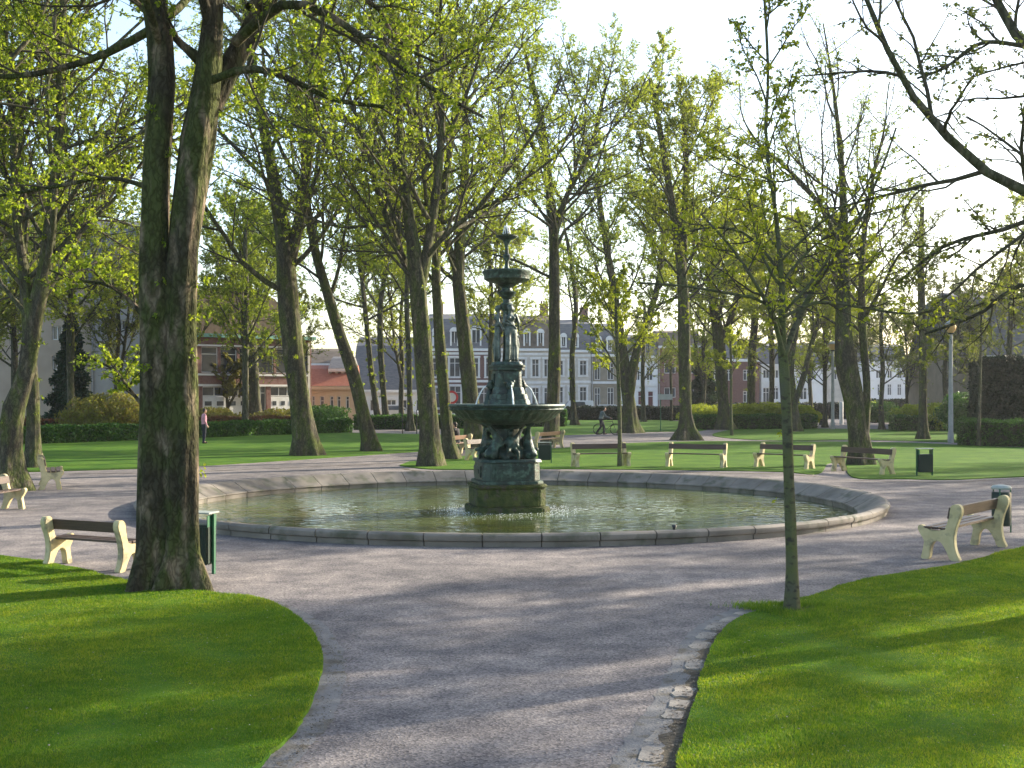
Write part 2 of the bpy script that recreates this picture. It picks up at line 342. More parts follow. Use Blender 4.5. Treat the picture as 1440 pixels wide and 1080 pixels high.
bck = list(crom(gp([(640, 618), (760, 613), (800, 612), (900, 608), (985, 606), (990, 600), (960, 593), (880, 590), (760, 592), (640, 598)]), 5, True))
bkr = list(crom(gp([(1004, 610), (1020, 616), (1100, 620), (1200, 619), (1300, 621), (1440, 626), (1700, 630), (1700, 600), (1440, 603), (1260, 604), (1150, 603), (1050, 603)]), 5, True))
_j = random.Random(6)
def ragged(poly):
    P = np.array(poly); out = []
    for i in range(len(P)):
        a, b_ = P[i], P[(i + 1) % len(P)]; L_ = np.linalg.norm(b_ - a); k = max(1, int(L_ / .12)) if L_ < 2.5 else 1
        for q in range(k): p = a + (b_ - a) * q / k; out.append((p[0] + _j.gauss(0, .007) + .007 * math.sin(p[1] * 5.3), p[1] + _j.gauss(0, .007) + .007 * math.sin(p[0] * 6.1)))
    return out
lfg, rfg = ragged(lfg), ragged(rfg)
sheet("lawn_front_west", lfg, LZ, M['grass'], .06)
sheet("lawn_front_east", rfg, LZ, M['grass'], .06)
sheet("lawn_hedge_side", lmid, .03, M['grass'], .05)
sheet("lawn_bench_side", cen, .03, M['grass'], .05)
sheet("lawn_beyond_path", bck, .03, M['grass'], .05)
sheet("lawn_beyond_path", bkr, .03, M['grass'], .05)
sheet("planting_bed", gp([(-500, 612), (480, 603), (480, 593), (-500, 593)]), .02, M['soil'])
sheet("planting_bed", gp([(505, 601), (1140, 600), (1140, 592), (505, 592)]), .02, M['soil'])
sheet("street", [(-120, 118), (150, 118), (150, 134), (-120, 134)], .012, M['asphalt'])
sheet("pavement", [(-120, 134.05), (150, 134.05), (150, 141), (-120, 141)], .12, M['concrete'], .12)

def grass_blades(name, poly, dens, x0, x1, y0, y1, hmin, hmax, seed, z=LZ, ed=None):
    r = np.random.default_rng(seed); n = int(dens * (x1 - x0) * (y1 - y0))
    u = r.random(n); Y = y0 + (y1 - y0) * u ** 1.35; X = x0 + (x1 - x0) * r.random(n)
    k = inside(poly, X, Y) & (np.abs(X) < (Y * .435 + .5)); X, Y = X[k], Y[k]; n = len(X)
    if ed is not None: Z = np.full(n, z)
    Z = np.full(n, z - .004); h = r.uniform(hmin, hmax, n) * (1 + Y * .03) * (1 + .45 * np.sin(X * 3.1 + 2 * np.sin(Y * 1.7)) * np.sin(Y * 2.3 + np.sin(X * 4))); a = r.uniform(0, 2 * math.pi, n); wd = .0018 + Y * .00026
    ln = r.normal(0, .45, (n, 2)) * h[:, None]
    b = np.stack([X, Y, Z], 1); s = np.stack([np.cos(a) * wd, np.sin(a) * wd, np.zeros(n)], 1)
    tip = b + np.concatenate([ln, h[:, None]], 1)
    V = np.stack([b - s, b + s, tip], 1).reshape(-1, 3); T = np.arange(3 * n).reshape(-1, 3)
    obj(name, npmesh(name, V, None, [M['blade']], T), kind="stuff", label="short mown green grass on the foreground lawns", cat="grass")
grass_blades("grass", lfg, 11000, -9, -1, 7, 19, .006, .019, 1)
grass_blades("grass", rfg, 10000, 1, 10, 7, 20, .006, .019, 2)
0 and grass_blades("grass", cen, 260, -5, 18, 36, 58, .03, .06, 3, .03)
0 and grass_blades("grass", lmid, 170, -22, 0, 38, 60, .03, .06, 4, .03)

# dark earth scar around the young tree, worn soil along the lawn edges
def strip(name, line, wd, z, m, seed=0, jit=.25):
    r = random.Random(seed); L = np.array(line); V = []; Q = []
    for i in range(len(L)):
        t = L[min(i + 1, len(L) - 1)] - L[max(i - 1, 0)]; t /= np.linalg.norm(t); nn = np.array([-t[1], t[0]])
        a = wd * (1 + r.uniform(-jit, jit)) / 2; b = wd * (1 + r.uniform(-jit, jit)) / 2
        V += [(*(L[i] + nn * a), z), (*(L[i] - nn * b), z)]
    for i in range(len(L) - 1): Q.append((2 * i, 2 * i + 1, 2 * i + 3, 2 * i + 2))
    return obj(name, npmesh(name, V, Q, [m]), kind="structure")
strip("worn_soil_path", crom(gp([(1030, 878), (1004, 904), (985, 942), (974, 980), (957, 1030), (940, 1080)]), 8), .2, .004, M['soil'], 3, .5)
strip("worn_soil_path", crom(gp([(-200, 775), (0, 787), (100, 803), (190, 825), (290, 839), (370, 849), (425, 873), (452, 905), (459, 935), (454, 965), (436, 1010), (401, 1050), (374, 1080)]), 8), .34, .004, M['dust'], 4, .1)
strip("dusty_path", crom(gp([(1052, 858), (1015, 876), (993, 892), (978, 915), (970, 940), (958, 965), (948, 990), (926, 1025), (905, 1060), (890, 1085)]), 8), .36, .003, M['dust'], 14, .12)
strip("gutter_path", crom(gp([(-300, 672), (60, 667), (250, 664), (400, 658), (520, 653), (600, 648), (690, 642)]), 8), .12, .006, M['soil'], 5, .6)
strip("worn_soil_path", crom(gp([(1190, 675), (1270, 677), (1340, 678), (1440, 673), (1600, 668)]), 8), .14, .004, M['soil'], 6, .5)
strip("worn_soil_path", crom(gp([(566, 659), (600, 663), (700, 664), (850, 663), (1000, 665), (1100, 667), (1150, 670)]), 8), .25, .004, M['soil'], 7, .6)
rr = random.Random(5)
hx, hy = G(1118, 861)
sheet("bare_soil_path", [(hx + (.34 + rr.uniform(-.16, .12)) * math.cos(a) + .05, hy + (.26 + rr.uniform(-.12, .08)) * math.sin(a)) for a in np.linspace(0, 2 * math.pi, 40)[:-1]], LZ + .004, M['soil'])
def tufts():                       # longer grass left standing round the young tree
    r = np.random.default_rng(77); n = 5200; a = r.uniform(0, 6.28, n); d = np.abs(r.normal(.40, .10, n)) * (1 + .25 * np.sin(a * 3)); h = r.uniform(.02, .065, n)
    b = np.stack([hx + .03 + d * np.cos(a) * 1.1, hy + d * np.sin(a) * .8, np.full(n, LZ)], 1); t = r.uniform(0, 6.28, n); sd_ = np.stack([np.cos(t), np.sin(t), np.zeros(n)], 1) * .0045
    tip = b + np.concatenate([r.normal(0, .02, (n, 2)), h[:, None]], 1)
    obj("grass_tufts", npmesh("grass_tufts", np.stack([b - sd_, b + sd_, tip], 1).reshape(-1, 3), None, [M['blade']], np.arange(3 * n).reshape(-1, 3)), kind="stuff", label="longer uncut grass ringing the foot of the young tree", cat="grass")
tufts()

# kerb stones, right edge of the path
kl = crom(gp([(1052, 861), (1020, 876), (1000, 888), (984, 910), (977, 935), (966, 960), (958, 985), (938, 1020), (918, 1055), (905, 1085)]), 4)
seglen = np.r_[0, np.cumsum(np.linalg.norm(np.diff(kl, axis=0), axis=1))]; s = 0.0
while s < seglen[-1] - .3:
    L = rr.uniform(.26, .55); c = s + L / 2
    x = np.interp(c, seglen, kl[:, 0]); y = np.interp(c, seglen, kl[:, 1])
    x2 = np.interp(c + .05, seglen, kl[:, 0]); y2 = np.interp(c + .05, seglen, kl[:, 1])
    wd = rr.uniform(.17, .25); b = MB(); n = 9
    poly = [((L / 2 - .012) * max(-1, min(1, 1.25 * math.cos(a))) * rr.uniform(.78, 1), wd / 2 * max(-1, min(1, 1.25 * math.sin(a))) * rr.uniform(.7, 1)) for a in np.linspace(0, 2 * math.pi, 17)[:-1]]
    b.prism(poly, -.05, .012); b.v = [(p[0], p[2], p[1]) for p in b.v]
    b.build("kerb_stone", M['kerbstone'], bevel=.008, smooth=True, loc=(x, y, rr.uniform(-.012, .004)), rz=math.atan2(y2 - y, x2 - x) + rr.uniform(-.12, .12),
            label="pale worn kerb stone sunk along the edge of the lit lawn", cat="kerb stone", group="kerb stones along the lawn edge")
    s += L + rr.uniform(0.0, .05) + (rr.uniform(.1, .3) if rr.random() < .12 else 0)

# litter: petals and twigs on path and lawn
def scatter():
    r = np.random.default_rng(9); n = 3200; V = []; Q = []
    for i in range(n):
        Y = 8 + 16 * r.random(); X = r.uniform(-.42, .42) * Y; s_ = .004 + .012 * r.random() ** 2.5; a = r.uniform(0, 6.28)
        z = .008 if not (inside(lfg, np.array([X]), np.array([Y]))[0] or inside(rfg, np.array([X]), np.array([Y]))[0]) else LZ + .03
        if (X - POOL[0]) ** 2 + (Y - POOL[1]) ** 2 < (RP + .2) ** 2: continue
        c, d = math.cos(a) * s_, math.sin(a) * s_; b = len(V)
        V += [(X - c, Y - d, z), (X + d * .5, Y - c * .5, z + .004), (X + c, Y + d, z + .002), (X - d * .5, Y + c * .5, z + .005)]; Q.append((b, b + 1, b + 2, b + 3))
    obj("litter", npmesh("litter", V, Q, [mat("dry_litter", (.06, .05, .04), (.50, .46, .38), 45, .9, lo=.45, hi=.62)]), kind="stuff", label="tiny pale bud scales and bits scattered on the path", cat="litter")
scatter()
def edge_debris():
    r = np.random.default_rng(19); V = []; Q = []
    A = crom(gp([(290, 845), (372, 856), (430, 882), (462, 910), (478, 935), (470, 968), (452, 1012), (420, 1055), (395, 1085)]), 8); B = crom(gp([(1030, 876), (1004, 902), (986, 940), (975, 980), (958, 1030), (940, 1080)]), 8)
    for L_, n, sg in ((A, 900, .07), (B, 1500, .10)):
        for i in range(n):
            t = r.random() * (len(L_) - 1.01); k = int(t); p = L_[k] * (1 - t + k) + L_[k + 1] * (t - k) + r.normal(0, sg, 2); s_ = abs(r.normal(0, .007)) + .004; a = r.uniform(0, 6.28); st = r.uniform(.25, .9)
            if inside(rfg, p[:1], p[1:])[0] or inside(lfg, p[:1], p[1:])[0]: continue
            c, d = math.cos(a) * s_, math.sin(a) * s_; b = len(V); z = .012
            V += [(p[0] - c, p[1] - d, z), (p[0] + d * st, p[1] - c * st, z + .004), (p[0] + c, p[1] + d, z + .003), (p[0] - d * st, p[1] + c * st, z + .006)]; Q.append((b, b + 1, b + 2, b + 3))
    obj("crumbs", npmesh("crumbs", V, Q, [mat("earth_crumbs", (.035, .028, .02), (.20, .17, .13), 90, .95)]), kind="stuff", label="crumbs of earth and dead bits along the lawn edges", cat="crumbs")
edge_debris()

# ------------------------------------------------------------------ pool
prof = [(RP - .02, -.06), (RP - .02, .085), (RP + .02, .10), (RP + .035, .14), (RP + .03, .185), (RP - .01, .215), (RP - .07, .225), (RP - .2, .19), (RP - .36, .10), (RP - .5, .02), (RP - .58, -.015), (RP - .62, -.03), (RP - .63, -.06), (RP - .60, -.075), (RP - .60, -.5)]
pool = empty("pool", (POOL[0], POOL[1], 0), 0, "large round stone pool rim with a dished coping around the fountain", "pool rim")
pb = MB()
NS = 54
r_ = random.Random(2)
for k in range(NS):              # coping blocks with open joints, one rim
    a0 = 2 * math.pi * k / NS + .0012; a1 = 2 * math.pi * (k + 1) / NS - .0012; m_ = 5; vs = []; fs = []; dz = r_.uniform(-.004, .004); dr = r_.uniform(-.005, .005)
    for j in range(m_ + 1):
        a = a0 + (a1 - a0) * j / m_
        for (r0, z0) in prof: vs.append(((r0 + dr) * math.cos(a), (r0 + dr) * math.sin(a), z0 + dz))
    npf = len(prof)
    for j in range(m_):
        for i in range(npf - 1): fs.append((j * npf + i, (j + 1) * npf + i, (j + 1) * npf + i + 1, j * npf + i + 1))
    fs += [tuple(range(npf)), tuple(range(m_ * npf, (m_ + 1) * npf))]
    pb.add(vs, fs)
pb.build("coping", M['rimstone'], pool, smooth=True)
core = MB().lathe([(RP - .05, -.05), (RP - .05, .10), (RP - .3, .05), (RP - .56, -.08), (RP - .62, -.5)], 160, cap=False)
core.build("joint_mortar", M['soil'], pool)
MB().lathe([(RP - .5, -.5), (.02, -.52)], 96, cap=False).build("pool_floor", mat("pool_floor", (.16, .17, .06), (.24, .24, .10), 2, .9), pool)

def water_mat():
    m = bpy.data.materials.new("pool_water"); m.use_nodes = True; n = m.node_tree.nodes; l = m.node_tree.links; p = n["Principled BSDF"]
    tc = n.new("ShaderNodeTexCoord"); nz = n.new("ShaderNodeTexNoise"); nz.inputs["Scale"].default_value = .35; nz.inputs["Detail"].default_value = 5
    l.new(tc.outputs["Object"], nz.inputs["Vector"]); cr = n.new("ShaderNodeValToRGB"); l.new(nz.outputs[0], cr.inputs[0])
    cr.color_ramp.elements[0].position = .4; cr.color_ramp.elements[0].color = (.085, .09, .018, 1)
    cr.color_ramp.elements[1].position = .62; cr.color_ramp.elements[1].color = (.11, .14, .055, 1)
    l.new(cr.outputs[0], p.inputs["Base Color"]); p.inputs["Roughness"].default_value = .02; p.inputs["IOR"].default_value = 1.36
    p.inputs["Specular IOR Level"].default_value = .9
    mp = n.new("ShaderNodeMapping"); mp.inputs["Scale"].default_value = (.8, 2.2, 1); l.new(tc.outputs["Object"], mp.inputs[0])
    a = n.new("ShaderNodeTexNoise"); a.inputs["Scale"].default_value = 1.7; a.inputs["Detail"].default_value = 2; a.inputs["Distortion"].default_value = .6; l.new(mp.outputs[0], a.inputs["Vector"])
    b = n.new("ShaderNodeTexWave"); b.wave_type = 'RINGS'; b.rings_direction = 'SPHERICAL'; b.inputs["Scale"].default_value = 1.1; b.inputs["Distortion"].default_value = 5; b.inputs["Detail"].default_value = 2
    l.new(mp.outputs[0], b.inputs["Vector"])
    b1 = n.new("ShaderNodeBump"); b1.inputs["Strength"].default_value = .5; b1.inputs["Distance"].default_value = .08; l.new(a.outputs[0], b1.inputs["Height"])
    b2 = n.new("ShaderNodeBump"); b2.inputs["Strength"].default_value = .3; b2.inputs["Distance"].default_value = .02; l.new(b.outputs["Fac"], b2.inputs["Height"]); l.new(b1.outputs[0], b2.inputs["Normal"])
    l.new(b2.outputs[0], p.inputs["Normal"]); return m
M['water'] = water_mat()
WZ = -.17
MB().lathe([(RP - .56, 0), (5, 0), (2, 0), (.05, 0)], 128, cap=False).build("water", M['water'], loc=(POOL[0], POOL[1], WZ), kind="structure")

# ------------------------------------------------------------------ fountain
FX = -.12
ft = empty("fountain", (FX, POOL[1], 0), 0, "tall green bronze fountain with three statues and tiered bowls standing in the round pool", "fountain")
def fz(y): return CH + (HY - y) / F * POOL[1]
def sq(mb, wd, z0, z1, top=1.0, ch=.12):      # chamfered square block
    a = wd / 2; c = a * (1 - ch * 2); vs = []
    for s_, z in ((1, z0), (top, z1)):
        for x, y in ((a, c), (c, a), (-c, a), (-a, c), (-a, -c), (-c, -a), (c, -a), (a, -c)): vs.append((x * s_, y * s_, z))
    mb.add(vs, [tuple(range(8))[::-1], tuple(range(8, 16))] + [(i, (i + 1) % 8, (i + 1) % 8 + 8, i + 8) for i in range(8)])
RZ = R(12)
b = MB(); sq(b, 1.76, -.52, -.06, .98); sq(b, 1.56, -.062, .36, 1.0); sq(b, 1.64, .362, .44)
b.build("stone_base", M['mossstone'], ft, bevel=.03, smooth=True, rz=RZ)
b = MB(); sq(b, 1.46, .443, .52); sq(b, 1.33, .523, .93, .98); sq(b, 1.41, .933, 1.0, .96)
for k in range(4):
    Mx = Matrix.Rotation(k * math.pi / 2, 4, 'Z'); b.box((0, -.67, .72), (.8, .05, .26), M=Mx); b.box((0, -.695, .72), (.5, .03, .12), M=Mx)
b.build("bronze_plinth", M['bronze'], ft, bevel=.015, smooth=True, rz=RZ)
# sculpted stem: dolphins, shells and children round a central shaft
pr = [('c', (0, 0, .98), (0, 0, 1.9), .36, .26), ('e', (0, 0, 1.1), (.55, .55, .2)), ('e', (0, 0, 1.82), (.5, .5, .16))]
rnd = random.Random(8)
for k in range(4):
    a = RZ + math.pi / 4 + k * math.pi / 2; ca, sa = math.cos(a), math.sin(a)
    pt = lambda r, z, o=0: (r * ca - o * sa, r * sa + o * ca, z)
    pr += [('e', pt(.62, 1.12), (.17, .17, .15)), ('c', pt(.62, 1.15), pt(.5, 1.4, .1), .13, .11), ('c', pt(.5, 1.4, .1), pt(.56, 1.62, .02), .11, .07),
           ('c', pt(.56, 1.62, .02), pt(.66, 1.78, -.08), .07, .04), ('e', pt(.68, 1.8, -.1), (.12, .05, .08)), ('e', pt(.76, 1.1), (.06, .06, .05))]
for k in range(4):
    a = RZ + k * math.pi / 2; ca, sa = math.cos(a), math.sin(a)
    pt = lambda r, z, o=0: (r * ca - o * sa, r * sa + o * ca, z)
    pr += [('e', pt(.44, 1.35), (.12, .12, .17)), ('e', pt(.47, 1.58), (.075, .075, .085)), ('c', pt(.45, 1.45, .08), pt(.5, 1.66, .22), .04, .03), ('c', pt(.45, 1.45, -.08), pt(.52, 1.3, -.24), .04, .03),
           ('c', pt(.48, 1.24, .05), pt(.66, 1.16, .12), .06, .045), ('c', pt(.48, 1.24, -.05), pt(.68, 1.2, -.1), .06, .045), ('c', pt(.66, 1.16, .12), pt(.66, .99, .14), .045, .03)]
for k in range(26):
    a = rnd.uniform(0, 6.28); r0 = rnd.uniform(.35, .6); z = rnd.uniform(1.02, 1.85)
    pr.append(('e', (r0 * math.cos(a), r0 * math.sin(a), z), (rnd.uniform(.04, .09), rnd.uniform(.04, .09), rnd.uniform(.04, .11)), (rnd.uniform(-1, 1), rnd.uniform(-1, 1), a)))
remeshed("sculpted_stem", pr, .02, M['bronze'], ft, 2)
b = MB().lathe([(.34, 1.72), (.42, 1.76), (.70, 1.80), (.95, 1.86), (1.08, 1.94), (1.14, 2.02), (1.20, 2.06), (1.27, 2.12), (1.28, 2.15), (1.32, 2.17), (1.335, 2.205), (1.32, 2.235), (1.27, 2.24), (1.22, 2.20), (.8, 2.12), (.3, 2.10)], 128, lobes=36, amp=.04, lob=(1.78, 2.13))
b.build("large_basin", M['bronze'], ft, smooth=True)
MB().lathe([(1.25, 2.215), (.3, 2.215)], 64, cap=False).build("basin_water", M['water'], ft)
b = MB(); sq(b, 1.0, 2.11, 2.34, .9); sq(b, .86, 2.343, 2.46, .96); sq(b, .74, 2.463, 2.62, .9); sq(b, .62, 2.623, 3.0, .95); sq(b, .72, 3.003, 3.07); sq(b, .76, 3.073, 3.12); sq(b, .66, 3.123, 3.2, .9)
for k in range(4):
    Mx = Matrix.Rotation(k * math.pi / 2, 4, 'Z'); b.box((0, -.31, 2.82), (.3, .05, .22), M=Mx)
b.build("pedestal", M['bronze'], ft, bevel=.012, smooth=True, rz=RZ)
pr = []
for k in range(4):
    a = RZ - math.pi / 2 + k * math.pi / 2; ca, sa = math.cos(a), math.sin(a); pt = lambda r, z, o=0: (r * ca - o * sa, r * sa + o * ca, z)
    pr += [('e', pt(.37, 2.66), (.09, .09, .11)), ('e', pt(.45, 2.64), (.04, .04, .03)), ('c', pt(.4, 2.5), pt(.43, 2.2), .07, .12), ('e', pt(.36, 2.74, .08), (.04, .04, .05)), ('e', pt(.36, 2.74, -.08), (.04, .04, .05))]
remeshed("spouting_masks", pr + [('c', (0, 0, 2.3), (0, 0, 2.7), .34, .3)], .014, M['bronze'], ft, 1)
def grace(az):
    """draped standing woman, weight on one leg; local frame looks outward"""
    z0 = 3.2; k = 1.28 / 1.7; ca, sa = math.cos(az), math.sin(az)
    def T(x, y, z): x, y = x * k * 1.12, (y * k + .19); return (x * -sa + y * ca, x * ca + y * sa, z0 + z * k)
    q = []
    def c(a, b_, r0, r1): q.append(('c', T(*a), T(*b_), r0 * k, r1 * k))
    def e(a, r, rot=0): q.append(('e', T(*a), tuple(v * k for v in r), (0, 0, az - math.pi / 2 + rot)))
    c((.08, 0, .05), (.10, .04, .5), .07, .075); c((.10, .04, .5), (.08, 0, .92), .08, .115)
    c((-.10, .10, .05), (-.11, .13, .5), .055, .068); c((-.11, .13, .5), (-.07, .0, .92), .075, .11)
    e((0, 0, .95), (.17, .125, .14)); e((.01, .0, 1.12), (.125, .095, .14)); e((.0, .0, 1.29), (.15, .105, .15))
    e((.065, .09, 1.31), (.055, .05, .055)); e((-.065, .09, 1.31), (.055, .05, .055))
    c((0, -.01, 1.4), (0, .01, 1.53), .05, .045); e((.0, .025, 1.61), (.073, .088, .105)); e((0, -.05, 1.65), (.085, .075, .08)); e((0, .11, 1.60), (.014, .02, .022))
    c((.16, 0, 1.4), (.26, -.04, 1.18), .048, .04); c((.26, -.04, 1.18), (.33, -.16, 1.02), .038, .026); e((.34, -.19, .98), (.03, .04, .05))
    c((-.16, 0, 1.4), (-.22, .06, 1.17), .048, .04); c((-.22, .06, 1.17), (-.08, .17, 1.1), .038, .026); e((-.05, .19, 1.11), (.04, .03, .035))
    for j in range(4): c((-.05 + j * .015, .19, 1.1 + .012 * j), (-.0 + j * .012, .2, 1.075 + .016 * j), .011, .008)
    for j in range(8):                      # hanging folds of drapery
        t = j / 7; x = -.15 + .30 * t; c((x * .9, .06 - .05 * abs(x), .98), (x * 1.0, .09 - .1 * abs(x) + .025 * (j % 2), .06), .022, .03)
    c((.14, .05, 1.0), (-.16, .1, .78), .045, .04); c((-.13, .05, 1.25), (.12, .09, 1.02), .03, .03)
    c((.17, -.03, 1.0), (.20, -.05, .1), .045, .05)
    return q
for az in (R(-65), R(55), R(175)): remeshed("statue", grace(az), .011, M['bronzelt'], ft, 1)
b = MB().lathe([(.10, 3.2), (.08, 3.5), (.07, 4.2), (.08, 4.35), (.15, 4.42), (.16, 4.5), (.09, 4.55), (.085, 4.62), (.13, 4.68), (.20, 4.74), (.22, 4.78), (.14, 4.82), (.12, 4.88), (.22, 4.95)], 32)
b.build("column", M['bronze'], ft, smooth=True)
b = MB().lathe([(.14, 4.94), (.24, 4.98), (.42, 5.03), (.50, 5.08), (.52, 5.18), (.555, 5.23), (.555, 5.26), (.52, 5.28), (.48, 5.24), (.2, 5.18), (.05, 5.17)], 64, lobes=24, amp=.05, lob=(4.97, 5.10))
b.build("upper_bowl", M['bronze'], ft, smooth=True)
b = MB().lathe([(.12, 5.17), (.10, 5.30), (.05, 5.36), (.045, 5.5), (.085, 5.56), (.09, 5.62), (.045, 5.67), (.04, 5.85), (.07, 5.92), (.1, 5.97), (.19, 6.01), (.245, 6.05), (.25, 6.08), (.22, 6.08), (.06, 6.04), (.05, 6.12), (.07, 6.16), (.03, 6.2), (.02, 6.24)], 40)
b.build("top_saucer", M['bronze'], ft, smooth=True)
pr = [('c', (0, 0, 6.2), (0, 0, 6.36), .02, .012)]
for k in range(10):
    a = k * .63; pr += [('c', (0, 0, 6.24), (.05 * math.cos(a), .05 * math.sin(a), 6.3), .008, .007), ('c', (.05 * math.cos(a), .05 * math.sin(a), 6.3), (.09 * math.cos(a), .09 * math.sin(a), 6.12), .007, .009)]
remeshed("water_jet", pr, .006, M['water_white'], ft, 1)
for (a, dd) in ((R(-78), .0), (R(12), .0), (R(192), 0)):
    ca, sa = math.cos(a), math.sin(a); pts = [(ca * (.42 + .3 * t), sa * (.42 + .3 * t), 2.66 + .05 * t - .5 * t * t) for t in np.linspace(0, 1, 9)]
    MB().tube(pts, [.010 + .008 * i / 8 for i in range(9)], 8).build("water_jet", M['water_white'], ft, smooth=True)
def foam():
    r = np.random.default_rng(3); V = []; Q = []
    for i in range(1100):
        a = r.uniform(0, 6.28); d = 1.02 + abs(r.normal(0, .28)) if i % 3 else r.normal(1.42, .22); s_ = r.uniform(.005, .014)
        if d < .85: continue
        x, y = d * math.cos(a), d * math.sin(a) * .98; b_ = len(V); z = r.uniform(.001, .008); t = r.uniform(0, 3)
        c, e_ = math.cos(t) * s_, math.sin(t) * s_
        V += [(x - c, y - e_, z), (x + e_, y - c, z), (x + c, y + e_, z + s_ * .25), (x - e_, y + c, z + s_ * .25)]; Q.append((b_, b_ + 1, b_ + 2, b_ + 3))
    obj("foam", npmesh("foam", V, Q, [M['water_white']]), loc=(FX, POOL[1], WZ), kind="stuff", label="white froth where the falling water meets the pool", cat="foam")
foam()
p = W(948, 733, 22.5)
b = MB(); b.tube([(p[0], 22.5, WZ - .1), (p[0], 22.5, WZ + .16)], .03, 10); b.tube([(p[0], 22.5, WZ + .16), (p[0], 22.5, WZ + .2)], [.05, .04], 10)
b.build("pool_nozzle", M['metal'], smooth=True, label="small dark nozzle pipe sticking up out of the pool water", cat="nozzle")

# ------------------------------------------------------------------ trees
def tubes(P, Rd, n, offs=0):
    N, k, _ = P.shape
    t = np.gradient(P, axis=1); t /= np.linalg.norm(t, axis=2, keepdims=True) + 1e-9
    m = t.mean(1); ref = np.where(np.abs(m[:, 2:3]) > .75, np.array([[1., 0, 0]]), np.array([[0, 0, 1.]]))[:, None, :]
    a = np.cross(t, np.broadcast_to(ref, t.shape)); a /= np.linalg.norm(a, axis=2, keepdims=True) + 1e-9; b_ = np.cross(t, a)
    th = np.arange(n) * 2 * math.pi / n; c, s_ = np.cos(th), np.sin(th)
    V = P[:, :, None, :] + Rd[:, :, None, None] * (a[:, :, None, :] * c[None, None, :, None] + b_[:, :, None, :] * s_[None, None, :, None])
    idx = np.arange(N * k * n).reshape(N, k, n); i2 = np.roll(idx, -1, axis=2)
    Q = np.stack([idx[:, :-1], i2[:, :-1], i2[:, 1:], idx[:, 1:]], -1).reshape(-1, 4)
    return V.reshape(-1, 3), Q + offs
def spawn(P, Rd, k, t0, t1, a0, a1, ratio, npts, up, wig, rr_, r, rmin=.003, fall=.5, L0=None):
    N, n, _ = P.shape
    Lp = np.linalg.norm(np.diff(P, axis=1), axis=2).sum(1) if L0 is None else np.full(N, L0)
    t = t0 + (t1 - t0) * (np.arange(k)[None, :] + r.random((N, k))) / k
    x = t * (n - 1); i = np.clip(x.astype(int), 0, n - 2); f = (x - i)[..., None]; I = np.arange(N)[:, None]
    pos = P[I, i] * (1 - f) + P[I, i + 1] * f; rad = Rd[I, i] * (1 - f[..., 0]) + Rd[I, i + 1] * f[..., 0]
    tn = P[I, i + 1] - P[I, i]; tn /= np.linalg.norm(tn, axis=2, keepdims=True) + 1e-9
    ph = (np.arange(k)[None, :] * 2.4 + r.random((N, 1)) * 6.28 + r.normal(0, .5, (N, k)))
    ref = np.where(np.abs(tn[..., 2:3]) > .8, np.array([1., 0, 0]), np.array([0, 0, 1.]))
    u = np.cross(tn, ref); u /= np.linalg.norm(u, axis=2, keepdims=True) + 1e-9; v = np.cross(tn, u)
    al = r.uniform(a0, a1, (N, k))
    d = np.cos(al)[..., None] * tn + np.sin(al)[..., None] * (np.cos(ph)[..., None] * u + np.sin(ph)[..., None] * v)
    tt = (t - t0) / max(t1 - t0, 1e-6)
    L = Lp[:, None] * ratio * (1 - fall * tt) * r.uniform(.65, 1.25, (N, k))
    d = d.reshape(-1, 3); pos = pos.reshape(-1, 3); L = L.reshape(-1); rad = rad.reshape(-1)
    out = [pos]; st = (L / (npts - 1))[:, None]
    for j in range(npts - 1):
        d = d + r.normal(0, wig, d.shape) + np.array([0, 0, up]); d /= np.linalg.norm(d, axis=1, keepdims=True); pos = pos + d * st; out.append(pos)
    Pn = np.stack(out, 1)
    r0 = np.maximum(np.minimum(rad * rr_, .010 + L * .0105), rmin)
    Rn = r0[:, None] * np.linspace(1, .35, npts)[None, :]
    return Pn, np.maximum(Rn, rmin * .6)
def leaves(P, D_, k, size, r, offs=0, droop=.6):
    """k leaflets fanned round each point, each a creased kite"""
    N = len(P); ax = D_ / (np.linalg.norm(D_, axis=1, keepdims=True) + 1e-9)
    ref = np.where(np.abs(ax[:, 2:3]) > .8, np.array([[1., 0, 0]]), np.array([[0, 0, 1.]])); u = np.cross(ax, ref); u /= np.linalg.norm(u, axis=1, keepdims=True) + 1e-9; v = np.cross(ax, u)
    ph = np.arange(k)[None, :] * 2 * math.pi / k + r.random((N, 1)) * 6.28 + r.normal(0, .25, (N, k))
    d = .5 * ax[:, None, :] + np.cos(ph)[..., None] * u[:, None, :] + np.sin(ph)[..., None] * v[:, None, :] + r.normal(0, .25, (N, k, 3)); d[..., 2] -= droop
    d /= np.linalg.norm(d, axis=2, keepdims=True); d = d.reshape(-1, 3)
    base = np.repeat(P, k, axis=0); s_ = size * r.uniform(.55, 1.25, len(base))[:, None]
    side = np.cross(d, r.normal(0, 1, d.shape)); side /= np.linalg.norm(side, axis=1, keepdims=True) + 1e-9
    nz = np.cross(d, side)
    mid = base + d * s_ * .55 + nz * s_ * .08
    V = np.stack([base + d * s_ * .06, mid + side * s_ * .27, base + d * s_, mid - side * s_ * .27], 1).reshape(-1, 3)
    return V, (np.arange(4 * len(base)).reshape(-1, 4) + offs)
def resample(P, n):
    P = np.asarray(P, float); c = crom(P, 8); s_ = np.r_[0, np.cumsum(np.linalg.norm(np.diff(c[:, :3], axis=0), axis=1))]
    q = np.linspace(0, s_[-1], n); return np.stack([np.interp(q, s_, c[:, i]) for i in range(c.shape[1])], 1)

